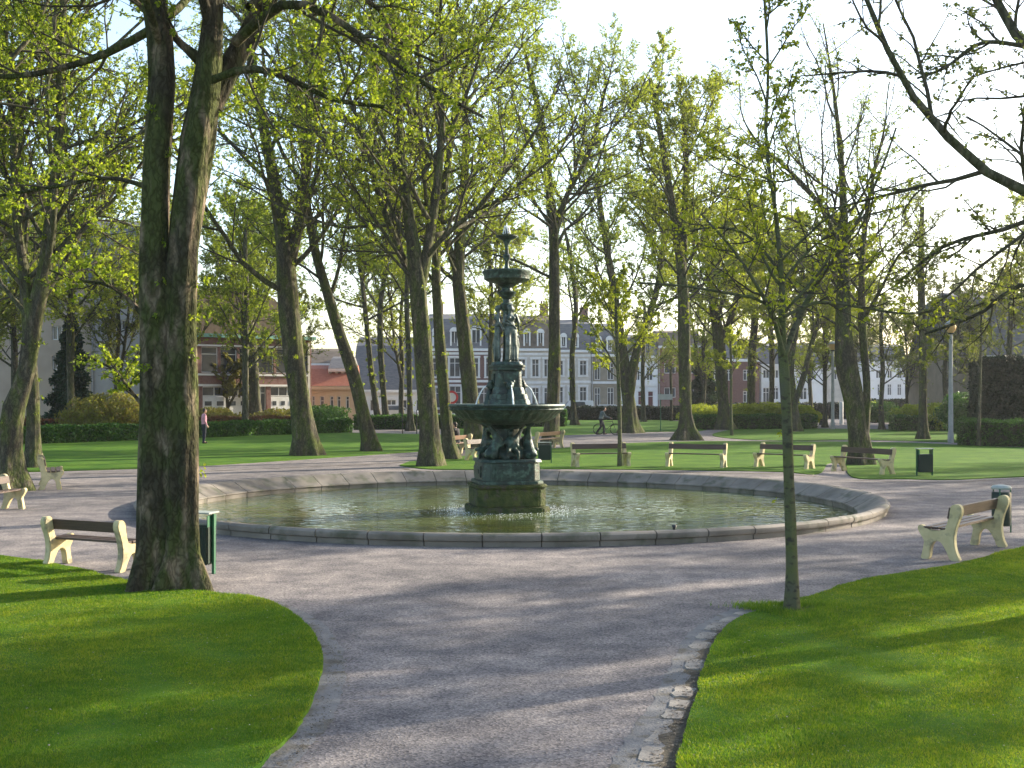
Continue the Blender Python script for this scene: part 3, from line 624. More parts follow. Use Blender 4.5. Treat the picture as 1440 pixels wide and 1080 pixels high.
def tree(label, D, stems, top, bz, seed, k1=18, k2=9, k3=9, kl=6, spread=.36, leaf='leaf', lsize=.12, lk=5, bark='bark', flare=.9, name="tree", group="park trees", extra=(),
         sprouts=60, up=.05, a1=(.55, 1.2), base=None, twr=.004, leafden=1.0, thin=True, sides=30, droop=.6, limb_extra=(), dz=0.0, grow_on=True, limb_len=1.0, wf=.84, flute=.13):
    """stems: pixel polylines (px, y, width in px) at distance D; top = crown height in metres; bz = lowest branch height"""
    r = np.random.default_rng(seed); stl = []
    bx = (stems[0][0][0] - 720) / F * D; bz0 = CH + (HY - stems[0][0][1]) / F * D
    for si, st in enumerate(stems):
        pts = []
        for j, (px, y, wpx) in enumerate(st):
            X, _, Z = W(px, y, D); dep = 0 if j == 0 and si == 0 else r.normal(0, .006) * (Z + 2)
            pts.append([X - bx, dep + (.12 * (si % 3 - 1) * max(0, Z - 2) * .6 if si else 0), Z - bz0, wpx * wf / F * D / 2])
        p = np.array(pts); T_ = top * r.uniform(.9, 1.05)
        if grow_on and p[-1, 2] < T_ - 1:      # grow on above what was traced
            d = p[-1, :3] - p[-2, :3]; d /= np.linalg.norm(d); q = p[-1].copy(); rest = T_ - q[2]; nn = 5
            for i in range(nn):
                d = d + np.array([r.normal(0, .13), r.normal(0, .13), .25]); d /= np.linalg.norm(d); q = q.copy(); q[:3] += d * rest / nn; q[3] = max(p[-1, 3] * (1 - (i + 1) / nn) ** .8, .02); p = np.vstack([p, q])
        stl.append(resample(p, 30))
    S = np.stack(stl); P0 = S[:, :, :3]; R0 = np.maximum(S[:, :, 3], .015)
    root = empty(name, (bx, D, bz0 + dz), 0, label, "tree", group)
    # trunk with buttressed foot and furrows
    V, Q = tubes(P0, R0, sides); V3 = V.reshape(len(stems), 30, sides, 3); th = np.arange(sides) * 2 * math.pi / sides
    nb = r.integers(4, 7); ph = r.uniform(0, 6.28)
    for s_i in range(len(stems)):
        ctr = P0[s_i][:, None, :]; rel = V3[s_i] - ctr; z = P0[s_i][:, 2]
        fl = 1 + flare * np.exp(-np.maximum(z, 0) / (.55 * (.4 + R0[s_i, 0])))[:, None] * (.55 + .45 * np.cos(nb * th + ph)[None, :])
        lump = 1 + .09 * np.sin(3 * th[None, :] + z[:, None] * .5 + s_i) + flute * np.abs(np.sin(4.5 * th[None, :] + ph - z[:, None] * .25)) + .04 * np.sin(5 * th[None, :] - z[:, None] * 2.1) + r.normal(0, .025, (30, sides))
        if s_i and z[0] > .5: fl = 1
        V3[s_i] = ctr + rel * (fl * lump)[..., None]
    V = V3.reshape(-1, 3)
    V[:, 2] = np.where(V[:, 2] < -.3, -.3, V[:, 2])
    low = P0[0][0]; V3 = V.reshape(len(stems), 30, sides, 3); V3[0, 0, :, 2] = -.12
    obj("trunk", npmesh("trunk", V3.reshape(-1, 3), Q, [M[bark]], smooth=True), root)
    # limbs
    zmax = P0[:, :, 2].max(1); t0s = []
    LP = []; LR = []
    for s_i in range(len(stems)):
        z = P0[s_i][:, 2]; t0 = float(np.interp(bz, z, np.linspace(0, 1, 30))) if z[-1] > bz else .5
        A, B = spawn(P0[s_i:s_i + 1], R0[s_i:s_i + 1], k1, t0, .97, a1[0], a1[1], spread, 10, up, .10, .6, r, .012, .6, L0=top * limb_len * 1.12)
        LP.append(A); LR.append(B)
    for ex in limb_extra:          # traced limbs: (px, y, width px, depth offset)
        p = np.array([[(px - 720) / F * (D + dd) - bx, dd, CH + (HY - y) / F * (D + dd) - bz0, wp * wf / F * D / 2] for px, y, wp, dd in ex]); q = resample(p, 10)
        LP.append(q[None, :, :3]); LR.append(np.maximum(q[None, :, 3], .012))
    L1, R1 = np.concatenate(LP), np.concatenate(LR)
    v1, q1 = tubes(L1, R1, 8); Vs = [v1]; Qs = [q1]; o_ = len(v1)
    obj("limbs", npmesh("limbs", v1, q1, [M[bark if bark != 'bark' else 'barkgrey']], smooth=True), root)
    L2, R2 = spawn(L1, R1, k2, .18, .98, .5, 1.1, .42, 7, up * .8, .14, .6, r, .006, .5)
    v2, q2 = tubes(L2, R2, 5)
    L3, R3 = spawn(L2, R2, int(k3 * 1.25), .12, 1.0, .45, 1.1, .42, 5, .09, .16, .6, r, twr, .4)
    v3, q3 = tubes(L3, R3, 3)
    obj("twigs", npmesh("twigs", np.concatenate([v2, v3]), np.concatenate([q2, q3 + len(v2)]), [M['twig']]), root)
    pts = [L3[:, -1]]; dr = [L3[:, -1] - L3[:, -2]]
    for j in range(kl - 1):
        ii = r.integers(1, 4, len(L3)); f = r.random((len(L3), 1)); I = np.arange(len(L3)); pts.append(L3[I, ii] * f + L3[I, ii + 1] * (1 - f)); dr.append(r.normal(0, 1, (len(L3), 3)) + [0, 0, .5])
    if sprouts:                  # tufts straight off the trunk
        s_i = r.integers(0, len(stems), sprouts); x = r.uniform(.12, .9, sprouts) * 29; i = x.astype(int); a = r.uniform(0, 6.28, sprouts)
        c = P0[s_i, i]; rad = R0[s_i, i]
        for j in range(4):
            out = np.stack([np.cos(a), np.sin(a), np.full(sprouts, .3)], 1); pts.append(c + out * (rad + .02 + .035 * j)[:, None] + r.normal(0, .03, (sprouts, 3))); dr.append(out)
    P_, D2 = np.concatenate(pts), np.concatenate(dr)
    ln3 = np.linalg.norm(L3[:, -1] - L3[:, 0], axis=1); pk = np.clip(ln3 / np.median(ln3), .12, 1.15) ** 1.3; pk = np.concatenate([np.tile(pk, kl), np.full(len(P_) - kl * len(L3), .8)])
    keep = r.random(len(P_)) < leafden * pk * 1.05; P_, D2 = P_[keep], D2[keep]
    lv, lq = leaves(P_, D2, lk, lsize * .68, r, 0, droop)
    obj("crown", npmesh("crown", lv, lq, [M[leaf]]), root)
    return root
#TREES
tree("massive twin-stemmed mossy tree beside the near bench with its back to us", G(233, 828)[1],
     [[(222, 828, 60), (222, 760, 54), (222, 640, 50), (223, 520, 48), (220, 420, 42), (219, 330, 37), (222, 220, 35), (228, 110, 34), (218, 0, 33)],
      [(254, 828, 54), (256, 760, 44), (256, 640, 46), (253, 520, 48), (255, 420, 45), (263, 330, 40), (276, 220, 44), (290, 130, 36), (300, 40, 28), (304, -60, 24)],
      [(288, 140, 30), (318, 75, 30), (345, 20, 26), (380, -50, 20)]],
     15, 6.2, 11, k1=13, k2=9, k3=9, spread=.30, sides=36, sprouts=80, lsize=.09, lk=6, kl=5, flare=.95, leafden=.85, bark='barkbig', wf=.95,
     limb_extra=[[(280, 125, 13, 0), (320, 103, 12, -.2), (365, 97, 11, -.4), (410, 112, 9, -.5), (470, 140, 8, -.6), (540, 150, 5, -.8)],
                 [(330, 60, 16, 0), (400, 5, 14, -.5), (460, 20, 10, -.9), (520, 60, 9, -1.1), (600, 120, 7, -1.2), (680, 165, 4, -1.3)],
                 [(350, 10, 14, 0), (420, -30, 12, .8), (520, 0, 9, 1.2), (560, 60, 7, 1.4), (620, 90, 4, 1.5)],
                 [(215, 40, 14, 0), (150, 75, 12, .3), (70, 100, 10, .6), (0, 108, 8, .8), (-90, 100, 5, 1)],
                 [(210, 455, 9, 0), (185, 425, 7, .2), (150, 400, 5, .3), (110, 395, 4, .4), (70, 380, 3, .5)],
                 [(207, 578, 6, 0), (180, 545, 5, .2), (160, 520, 4, .3), (120, 500, 3, .4)],
                 [(205, 262, 8, 0), (150, 250, 6, .5), (80, 262, 6, .9), (0, 275, 5, 1.3)]])
tree("slender young tree with a straight greenish trunk standing in the lit lawn", G(1112, 862)[1],
     [[(1113, 862, 20), (1113, 800, 17), (1110, 700, 15), (1107, 600, 15), (1103, 520, 15), (1101, 480, 12), (1098, 400, 8), (1090, 300, 6), (1076, 200, 4.5), (1080, 100, 3.5), (1075, -30, 2.5)]],
     7.0, 3.3, 12, wf=.95, k1=14, k2=8, k3=6, spread=.26, sides=24, sprouts=4, lsize=.075, lk=5, kl=3, flare=.5, bark='young', leaf='leafy', leafden=.5, flute=.03, twr=.0022,
     a1=(.7, 1.1), up=.05, droop=.8, grow_on=False, limb_len=.62,
     limb_extra=[[(1103, 500, 10, 0), (1120, 455, 9, .2), (1148, 400, 8, .4), (1190, 340, 6, .6), (1235, 250, 4, .8), (1260, 180, 2, .9)],
                 [(1102, 500, 8, 0), (1085, 440, 7, -.2), (1060, 395, 5, -.3), (1030, 350, 4, -.4), (985, 300, 2, -.4)],
                 [(1100, 470, 6, 0), (1075, 425, 5, -.2), (1020, 412, 4, -.4), (960, 402, 3, -.5), (900, 398, 2, -.6)],
                 [(1104, 445, 5, 0), (1150, 425, 5, .2), (1210, 432, 4, .3), (1270, 441, 3, .4), (1330, 436, 2, .5)],
                 [(1098, 400, 5, 0), (1140, 350, 4, .3), (1200, 310, 3, .5), (1270, 290, 2, .7)],
                 [(1096, 380, 5, 0), (1050, 330, 4, .2), (1000, 320, 3, .3), (950, 330, 2, .4)]])
T = tree
T("leaning mossy tree with a bulging foot behind the bench cut by the picture edge", G(18, 690)[1],
  [[(18, 690, 40), (14, 640, 34), (20, 580, 32), (38, 520, 26), (48, 450, 26), (62, 380, 22), (72, 300, 18), (82, 180, 15), (85, 60, 12)], [(46, 470, 16), (36, 400, 14), (22, 300, 12), (15, 180, 10), (5, 60, 8)]], 15, 4.2, 13, k1=18, spread=.4)
T("upright mossy tree just behind the leaning tree at the lawn edge", G(47, 658)[1], [[(46, 658, 24), (47, 600, 19), (45, 520, 18), (38, 420, 16), (32, 300, 14), (28, 150, 11)]], 17, 5.5, 14, spread=.36)
T("thick dark tree with wide roots on the hedge-side lawn", G(432, 641)[1],
  [[(432, 641, 40), (425, 590, 31), (414, 500, 31), (404, 400, 30), (400, 340, 26), (385, 260, 18), (365, 150, 14), (350, 40, 10)], [(404, 380, 20), (420, 310, 16), (435, 220, 14), (450, 120, 10), (455, 20, 8)]], 21, 6, 15, k1=18, spread=.36, sides=28, flare=.6)
T("tree leaning strongly towards the thick dark tree with wide roots", G(522, 635)[1], [[(523, 635, 24), (512, 590, 20), (498, 530, 19), (478, 470, 17), (460, 410, 15), (442, 350, 13), (430, 270, 11), (425, 150, 9)]], 20, 6, 16, spread=.34)
T("stout furrowed tree on the grass tongue beside the pool, left of the fountain", G(606, 656)[1],
  [[(606, 656, 34), (603, 600, 29), (598, 530, 27), (592, 450, 26), (586, 380, 24), (575, 300, 16), (562, 200, 13), (560, 80, 9)],
   [(592, 400, 18), (606, 320, 14), (618, 220, 12), (622, 100, 9)], [(590, 420, 12), (560, 350, 10), (530, 270, 9), (505, 180, 7)]], 19, 5, 17, k1=18, spread=.34, sides=28, flare=.6)
T("narrower trunk growing close behind the furrowed tree on the grass tongue", G(634, 646)[1], [[(634, 646, 24), (628, 600, 18), (622, 520, 17), (616, 440, 15), (614, 360, 13), (625, 260, 11), (640, 150, 9)]], 19, 6, 18, spread=.32)
T("dark tree rising behind the bench with the seated person", G(668, 632)[1], [[(668, 632, 32), (664, 590, 25), (658, 520, 23), (650, 440, 20), (645, 390, 18), (650, 300, 14), (655, 200, 11)], [(648, 400, 13), (625, 330, 11), (600, 260, 9), (590, 160, 7)]], 21, 7, 19, spread=.34)
T("straight mossy tree just right of the fountain statues", G(777, 625)[1], [[(773, 625, 28), (777, 580, 20), (780, 500, 18), (780, 400, 16), (778, 330, 14), (770, 250, 11), (760, 170, 9), (745, 100, 7)], [(778, 340, 10), (795, 280, 8), (830, 210, 7), (850, 130, 5)]], 20, 8, 20, spread=.32, flare=.5)
T("thin grey tree in front of the pale stone house", G(808, 598)[1], [[(808, 598, 11), (806, 570, 8), (805, 500, 8), (810, 430, 7), (800, 350, 6)]], 18, 7, 21, k1=12, bark='barkgrey', lsize=.2, leafden=.6)
T("forked tree growing on the lawn to the right of the man with the bicycle", G(886, 609)[1],
  [[(886, 609, 27), (885, 580, 20), (880, 530, 18), (872, 470, 14), (862, 400, 11), (850, 330, 9), (840, 260, 7)], [(884, 560, 16), (892, 510, 14), (906, 465, 11), (925, 400, 9), (935, 320, 7)]], 17, 6, 22, k1=13, lsize=.17)
T("tall mossy tree with splayed roots beside the far path bend", G(965, 619)[1],
  [[(965, 619, 30), (964, 590, 19), (963, 530, 18), (962, 450, 18), (958, 380, 15), (945, 290, 11), (930, 200, 9), (915, 110, 6)], [(960, 400, 12), (962, 320, 10), (965, 230, 8), (960, 140, 5)]], 20, 7, 23, k1=16, leaf='leafy', lsize=.18, flare=1.1, spread=.3)
T("mossy tree standing inside the low clipped hedge", G(1018, 604)[1], [[(1018, 604, 24), (1017, 570, 17), (1014, 520, 17), (1010, 470, 17), (1000, 400, 13), (990, 320, 9)], [(1012, 490, 10), (1030, 440, 9), (1045, 380, 7)]], 16, 6, 24, leaf='leafy', lsize=.2)
T("big low-forking tree right behind the bench nearest the litter bin", G(1218, 654)[1],
  [[(1210, 654, 35), (1207, 620, 30), (1202, 575, 29), (1192, 525, 33), (1186, 490, 28), (1186, 430, 21), (1188, 330, 14), (1184, 230, 9), (1172, 130, 5), (1160, 30, 2)],
   [(1214, 620, 15), (1219, 550, 11), (1214, 470, 12), (1212, 380, 9), (1222, 280, 6), (1245, 180, 3)],
   [(1190, 360, 9), (1160, 290, 7), (1120, 240, 6), (1075, 200, 4)]],
  13.5, 4, 25, k1=15, k2=9, k3=8, lk=5, lsize=.09, kl=2, leafden=.7, flare=.5, spread=.34, sides=28)
T("slim dark tree standing before the clipped hedge, left of the tall grey lamp post", G(1298, 618)[1], [[(1298, 618, 15), (1297, 570, 12), (1297, 500, 11), (1297, 430, 11), (1296, 350, 8), (1298, 290, 6)]], 13, 5.5, 26, k1=14, leaf='leafd', leafden=.45, lsize=.14, spread=.34)
T("grey-green tree growing up past the brick building with the copper gutter", G(360, 598)[1], [[(360, 598, 19), (358, 560, 16), (356, 500, 14), (350, 450, 12), (348, 420, 11), (345, 340, 8)], [(350, 440, 8), (370, 400, 7), (395, 350, 5)]], 17, 8, 27, bark='barkgrey', lsize=.18)
T("slim grey tree in front of the grey roofs, leftmost of a pair", G(535, 600)[1], [[(533, 600, 11), (527, 560, 9), (520, 500, 8), (513, 430, 7), (505, 360, 6)]], 18, 8, 28, k1=12, bark='barkgrey', lsize=.2)
T("slim grey tree in front of the grey roofs, rightmost of a pair", G(545, 601)[1], [[(544, 601, 11), (540, 560, 9), (536, 500, 9), (535, 430, 8), (545, 360, 6)]], 18, 8, 29, k1=12, bark='barkgrey', lsize=.2)
T("thin straight grey tree beside two short stakes", G(577, 606)[1], [[(577, 606, 11), (576, 560, 8), (575, 500, 8), (572, 420, 7), (575, 350, 6)]], 17, 8, 30, k1=12, bark='barkgrey', lsize=.2)
T("mossy tree behind the young tree at the far hedge corner", G(1058, 600)[1], [[(1058, 600, 16), (1056, 560, 12), (1058, 500, 12), (1062, 440, 10), (1060, 360, 7)]], 16, 7, 31, leaf='leafy', lsize=.2)
T("curving double-stemmed tree just right of the young tree trunk", G(1118, 607)[1], [[(1120, 607, 13), (1116, 560, 10), (1112, 510, 10), (1120, 460, 9), (1130, 400, 7)], [(1117, 570, 9), (1130, 530, 9), (1140, 490, 7), (1155, 440, 6)]], 14, 6, 32, leaf='leafy', lsize=.2)
# saplings
T("young staked sapling behind the bench nearest the fountain", G(871, 657)[1], [[(871, 657, 7), (871, 600, 6), (870, 540, 6), (868, 490, 5), (866, 430, 4)]], 6.3, 2.9, 41, k1=16, k2=6, k3=5, spread=.30, lsize=.12, lk=4, sprouts=0, bark='young', leaf='leafy', flare=.3, sides=12)
T("very thin sapling at the edge of the path near the clipped hedge", G(1029, 613)[1], [[(1029, 613, 5), (1028, 570, 4), (1028, 520, 4), (1027, 470, 3)]], 7, 3.5, 42, k1=10, k2=5, k3=4, spread=.24, lsize=.18, sprouts=0, bark='young', leaf='leafy', flare=.2, sides=10)
T("thin dark sapling in front of the tall black yew hedge", G(1376, 628)[1], [[(1376, 628, 6), (1377, 570, 5), (1379, 500, 4), (1380, 440, 3)]], 6.5, 3.6, 43, k1=9, k2=5, k3=4, spread=.22, lsize=.13, sprouts=0, leafden=.3, bark='barkgrey', leaf='leafd', flare=.2, sides=10)
T("small sapling before the brick house with the street sign", G(944, 592)[1], [[(944, 592, 5), (944, 560, 4), (943, 520, 4), (943, 480, 3)]], 8, 4, 44, k1=9, k2=5, k3=4, spread=.24, lsize=.2, sprouts=0, leafden=.5, bark='barkgrey', leaf='leafd', flare=.2, sides=10)
T("small bushy tree before the brick building with white garage doors", G(322, 598)[1], [[(322, 598, 6), (320, 570, 5), (318, 545, 4)], [(320, 575, 4), (335, 545, 4)]], 5.5, 1.6, 45, k1=10, k2=6, k3=5, spread=.34, lsize=.2, sprouts=0, leaf='shrub', flare=.2, sides=10, bark='barkgrey')
# trees whose crowns hang into the picture from outside it
T("tree standing outside the view whose bare arching limbs hang in over the lit lawn", 14.0,
  [[(1660, 760, 60), (1650, 600, 52), (1640, 450, 48), (1640, 300, 42), (1630, 150, 36), (1620, 0, 30)]], 14, 4.8, 51, k1=11, k2=10, k3=8, spread=.30, lsize=.085, lk=5, leafden=.8, kl=3, leaf='leafd', sides=20,
  limb_extra=[[(1640, 330, 22, 0), (1500, 285, 20, -.3), (1440, 270, 19, -.4), (1385, 240, 16, -.5), (1330, 190, 14, -.6), (1280, 130, 11, -.7), (1248, 70, 9, -.8), (1215, -10, 7, -.9), (1190, -80, 5, -1)],
              [(1630, 150, 24, 0), (1500, 100, 20, .3), (1440, 62, 17, .5), (1412, 20, 15, .6), (1385, -30, 12, .7), (1340, -90, 9, .8)],
              [(1500, 285, 10, -.3), (1420, 320, 8, -.1), (1330, 345, 6, .2), (1260, 400, 4, .4)],
              [(1440, 65, 9, .5), (1380, 60, 7, .3), (1330, 95, 5, .1), (1290, 110, 4, 0)],
              [(1560, 420, 10, .5), (1440, 400, 8, .8), (1380, 440, 6, 1.0), (1300, 470, 4, 1.2)]])
T("tree outside the view on the far side of the front lawn", 19.0, [[(-210, 775, 50), (-205, 600, 42), (-190, 450, 38), (-180, 300, 32), (-170, 100, 26)]], 15, 4.5, 52, k1=13, k2=7, k3=6, spread=.42, lsize=.11, lk=5, leafden=.8)
T("tree behind the bench cut by the picture edge, outside the view", 33.0, [[(-120, 684, 34), (-118, 600, 28), (-110, 480, 26), (-100, 350, 22), (-90, 200, 16)]], 17, 5, 53, k1=18, spread=.42)

# trees beyond, and trees outside the view towards the sun: copies of four models
def model(label, seed, top, bz, leaf, den, bark='barkgrey', spread=.34, k1=13, two=True, ls=.19):
    D = 100.; st = [[(720, 596.65, 10), (721, 560, 8), (718, 500, 8), (722, 440, 6), (716, 380, 5)]]
    if two: st.append([(720, 530, 6), (732, 480, 5), (742, 420, 4), (750, 370, 3)])
    t = T(label, D, st, top, bz, seed, k1=k1, spread=spread, leaf=leaf, leafden=den, lsize=ls, bark=bark, lk=5, sprouts=20, group="trees of the far belt", sides=14)
    return t
FB = "distant tree in thin spring leaf in the belt before the houses"
FBL = ["far tree rising from the clipped hedge right of its yellow-green shrubs", "small far tree seen over the right end of the clipped hedge", "far tree left of the paved strip behind the low-forking tree", "far tree closing the gap at the dark hedge by the white post",
 "little far tree in front of the white house beyond the paved strip", "little far tree before the long low greyish house", "far tree just left of the tall grey lamp post", "far tree between the tall grey lamp post and the yew block", "far tree in front of the big dark slate roof", "far tree behind the right part of the yew block",
 "far tree before the dull brick house", "far tree beside the dark evergreen near the red brick house", "far tree in front of the white house with red doors", "far tree behind the stooping man with the bicycle", "far tree directly behind the fountain statues", "far tree in front of the dark brick house with dormers",
 "tree beyond the path right behind the fountain basin's left edge", "far tree before the cream house with the red roof", "tree covering the right corner of the brick building", "tree before the left windows of the brick building", "tree showing just right of the massive twin-stemmed trunk", "tree before the pale grey end wall of the apartments", "tree in front of the apartment block windows", "tree beyond the laurel hedge behind the leaning mossy tree",
 "tree at the far left behind the laurel hedge end", "leftmost tree beyond the laurel hedge", "tree behind the laurel hedge between brick building and pink-shirted man", "far tree behind the furrowed tree on the grass tongue", "far tree just right of the distant amber lamp post", "tree standing right behind the black yew block's left corner"]
mods = [model(FB, 61, 15, 4.5, 'leafd', .8), model(FB, 62, 17, 5, 'leafy', .9), model(FB, 63, 13, 3.5, 'leafd', .6, two=False), model(FB, 64, 16, 4, 'leaf', .9)]
spots = [(1085, 92, 0, .9), (1140, 105, 2, .8), (1240, 84, 2, .75), (1200, 112, 0, .95), (1275, 100, 1, .55), (1325, 108, 1, .5), (1330, 88, 0, .7), (1400, 98, 3, .7), (1450, 90, 0, .9), (1500, 70, 1, .9),
         (1040, 110, 0, .9), (990, 106, 3, .75), (905, 108, 2, .85), (845, 107, 2, .8), (720, 104, 0, .9), (640, 108, 3, .9), (690, 86, 1, .95), (470, 92, 0, .8), (415, 84, 2, .8), (300, 84, 0, .95),
         (235, 76, 3, .9), (165, 80, 0, .75), (100, 70, 1, .95), (20, 78, 3, .95), (-40, 66, 0, 1.05), (-110, 60, 3, 1.0), (345, 72, 3, .9), (565, 98, 1, .9), (1160, 90, 3, .7), (1420, 72, 2, .8)]
rs = random.Random(4)
first = [True] * 4
for ti, (px, D, mi, sc) in enumerate(spots):
    if px in (640, 720, 845, 300, 470, 1040): continue
    if first[mi]: o = mods[mi]; first[mi] = False
    else: o = copy_tree(mods[mi])
    o.location = ((px - 720) / F * D, D, 0); o.rotation_euler = (0, 0, rs.uniform(0, 6.28)); o.scale = (sc, sc, sc)
    o["label"] = FBL[ti]
OV = "tree of the park outside the view on the sunny side"
for (x, y, mi, sc) in [(19, 23, 1, .95), (30, 31, 0, 1.0), (40, 22, 1, 1.05), (33, 42, 3, 1.0), (46, 40, 0, 1), (52, 58, 1, 1.1), (37, 8, 2, 1.1)]:
    o = copy_tree(mods[mi]); o.location = (x, y, 0); o.rotation_euler = (0, 0, rs.uniform(0, 6.28)); o.scale = (sc, sc, sc); o["label"] = OV; o["group"] = "trees outside the view"

def conifer(px, D, h, rad, label):
    r = np.random.default_rng(int(px)); root = empty("conifer_tree", ((px - 720) / F * D, D, 0), 0, label, "tree")
    MB().tube([(0, 0, -.1), (0, 0, h * .95)], [.16, .03], 10).build("trunk", M['barkgrey'], root, smooth=True)
    n = 9000; z = h * (.08 + .92 * r.random(n) ** 1.2); lay = .75 + .25 * np.sin(z * 5.5); rr2 = rad * (1 - z / h) ** .8 * lay * r.random(n) ** .45 + .1; a = r.uniform(0, 6.28, n) ; rr2 *= 1 + .2 * np.sin(a * 5 + z)
    P = np.stack([rr2 * np.cos(a), rr2 * np.sin(a), z - rr2 * .25], 1); Dn = np.stack([np.cos(a), np.sin(a), np.full(n, -.2)], 1)
    v, q = leaves(P, Dn, 3, .28, r); obj("crown", npmesh("crown", v, q, [M['conifer']]), root)
conifer(100, 74, 7.2, 1.7, "dark evergreen in front of the pale apartment block, by its gable")
conifer(990, 112, 6.5, 2.2, "dark evergreen beside the red brick house")

# ------------------------------------------------------------------ hedges and shrubs
def foliage_box(name, a, b_, h, th, leaf, label, cat, z0=0., dens=260, ls=.11, seed=1, core=True, wob=.05, group=None, rough=0.0):
    """clipped hedge from a to b (ground points), height h, thickness th"""
    a, b_ = np.array(a), np.array(b_); L = np.linalg.norm(b_ - a); ang = math.atan2(*(b_ - a)[::-1]); r = np.random.default_rng(seed)
    root = empty(name, (*((a + b_) / 2), z0), ang, label, cat, group)
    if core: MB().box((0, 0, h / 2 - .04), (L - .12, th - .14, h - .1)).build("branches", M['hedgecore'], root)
    area = L * h * 2 + L * th + 2 * th * h; n = int(min(area * dens, 60000)); f = r.random(n); A = np.array([L * h, L * h, L * th, th * h, th * h]); A = np.cumsum(A / A.sum()); k = np.searchsorted(A, f)
    u, v = r.random(n), r.random(n); x = (u - .5) * L; y = (v - .5) * th; z = r.random(n) * h; nn = np.zeros((n, 3))
    for i, (ax, s_) in enumerate([(1, -1), (1, 1), (2, 1), (0, -1), (0, 1)]):
        m = k == i; nn[m, ax] = s_
        if ax == 1: y[m] = s_ * th / 2; z[m] = v[m] * h
        if ax == 2: z[m] = h
        if ax == 0: x[m] = s_ * L / 2; y[m] = (v[m] - .5) * th; z[m] = u[m] * h
    P = np.stack([x, y, z], 1); wv = wob * (np.sin(x * 2.1 + seed) + np.sin(x * 5.3) * .5 + np.sin(y * 4 + z * 5) * .5)
    P += nn * wv[:, None] - nn * (np.abs(r.normal(0, .04, n)))[:, None] + r.normal(0, .02 + rough, (n, 3)) * 1.0; P[:, 2] = np.maximum(P[:, 2], .02)
    vv, q = leaves(P, nn + r.normal(0, .3, (n, 3)), 3, ls, r, 0, .1); obj("foliage", npmesh("foliage", vv, q, [M[leaf]]), root)
foliage_box("laurel_hedge", G(-420, 642), G(487, 608), .82, 1.0, 'hedge', "long low clipped laurel hedge behind the man in the pink shirt", "hedge", dens=240, ls=.15, seed=1)
foliage_box("red_hedge", (-36, 63), (-14.5, 79.7), 1.0, .8, 'hedgered', "low reddish brown hedge showing over the clipped laurel hedge", "hedge", dens=150, ls=.14, seed=2)
foliage_box("laurel_hedge", G(500, 604), G(655, 603), .95, 1.2, 'hedge', "dark low hedge beyond the path gap, left of the fountain", "hedge", dens=120, ls=.16, seed=3)
foliage_box("laurel_hedge", G(655, 600), G(795, 600), 1.3, 1.6, 'hedge', "rounded green hedge seen under the fountain basin", "hedge", dens=110, ls=.17, seed=4, wob=.12)
foliage_box("low_hedge", G(797, 591), G(985, 591), 1.25, 1.0, 'yew', "dark low hedge in front of the parked cars", "hedge", dens=90, ls=.18, seed=5)
foliage_box("clipped_hedge", G(976, 604), G(1145, 603), 1.0, 1.0, 'hedge', "clipped hedge with a mossy tree growing in it", "hedge", dens=140, ls=.15, seed=6)
foliage_box("clipped_hedge", G(1255, 606), G(1368, 606), 1.0, 1.2, 'hedge', "clipped hedge behind the slim dark tree", "hedge", dens=140, ls=.15, seed=7)
foliage_box("clipped_hedge", G(1352, 626), G(1560, 630), 1.2, 1.6, 'hedge', "darker clipped hedge at the foot of the tall black yew hedge", "hedge", dens=140, ls=.14, seed=8)
foliage_box("yew_hedge", (24.4, 64.0), (34.5, 62), 4.35, 3.0, 'yew', "tall black block of clipped yew", "hedge", dens=130, ls=.15, seed=9, wob=.08)
foliage_box("far_hedge", G(1225, 590), G(1420, 590), 1.9, 1.2, 'yew', "long dark hedge before the far white houses", "hedge", dens=60, ls=.22, seed=10)
foliage_box("far_hedge", G(1000, 589), G(1225, 589), 1.5, 1.0, 'yew', "dark hedge at the end of the paved strip behind the white post", "hedge", dens=60, ls=.22, seed=11)
def shrub(px, D, h, wd, leaf, label, seed, n=2200, ls=.14, z0=0):
    r = np.random.default_rng(seed); root = empty("shrub", ((px - 720) / F * D, D, 0), 0, label, "shrub", None)
    k = 14; P = np.zeros((k, 6, 3)); a = r.uniform(0, 6.28, k); sp = r.uniform(.1, .5, k) * wd
    for j in range(6): t = j / 5; P[:, j] = np.stack([np.cos(a) * sp * t, np.sin(a) * sp * t, np.full(k, h * .9 * t) * (1 - .2 * t)], 1) + r.normal(0, .04, (k, 3)) * t
    v, q = tubes(P, np.linspace(.02, .006, 6)[None, :].repeat(k, 0), 4); obj("stems", npmesh("stems", v, q, [M['twig']]), root)
    u = r.normal(0, 1, (n, 3)); u /= np.linalg.norm(u, axis=1, keepdims=True); rad = r.random(n) ** .45; lump = 1 + .2 * np.sin(u[:, 0] * 6 + seed) * np.cos(u[:, 2] * 5)
    Pp = u * (rad * lump)[:, None] * [wd / 2, wd / 2, h / 2] + [0, 0, h / 2]; Pp[:, 2] = np.maximum(Pp[:, 2], .05)
    v, q = leaves(Pp, u, 4, ls, r, 0, .2); obj("foliage", npmesh("foliage", v, q, [M[leaf]]), root)
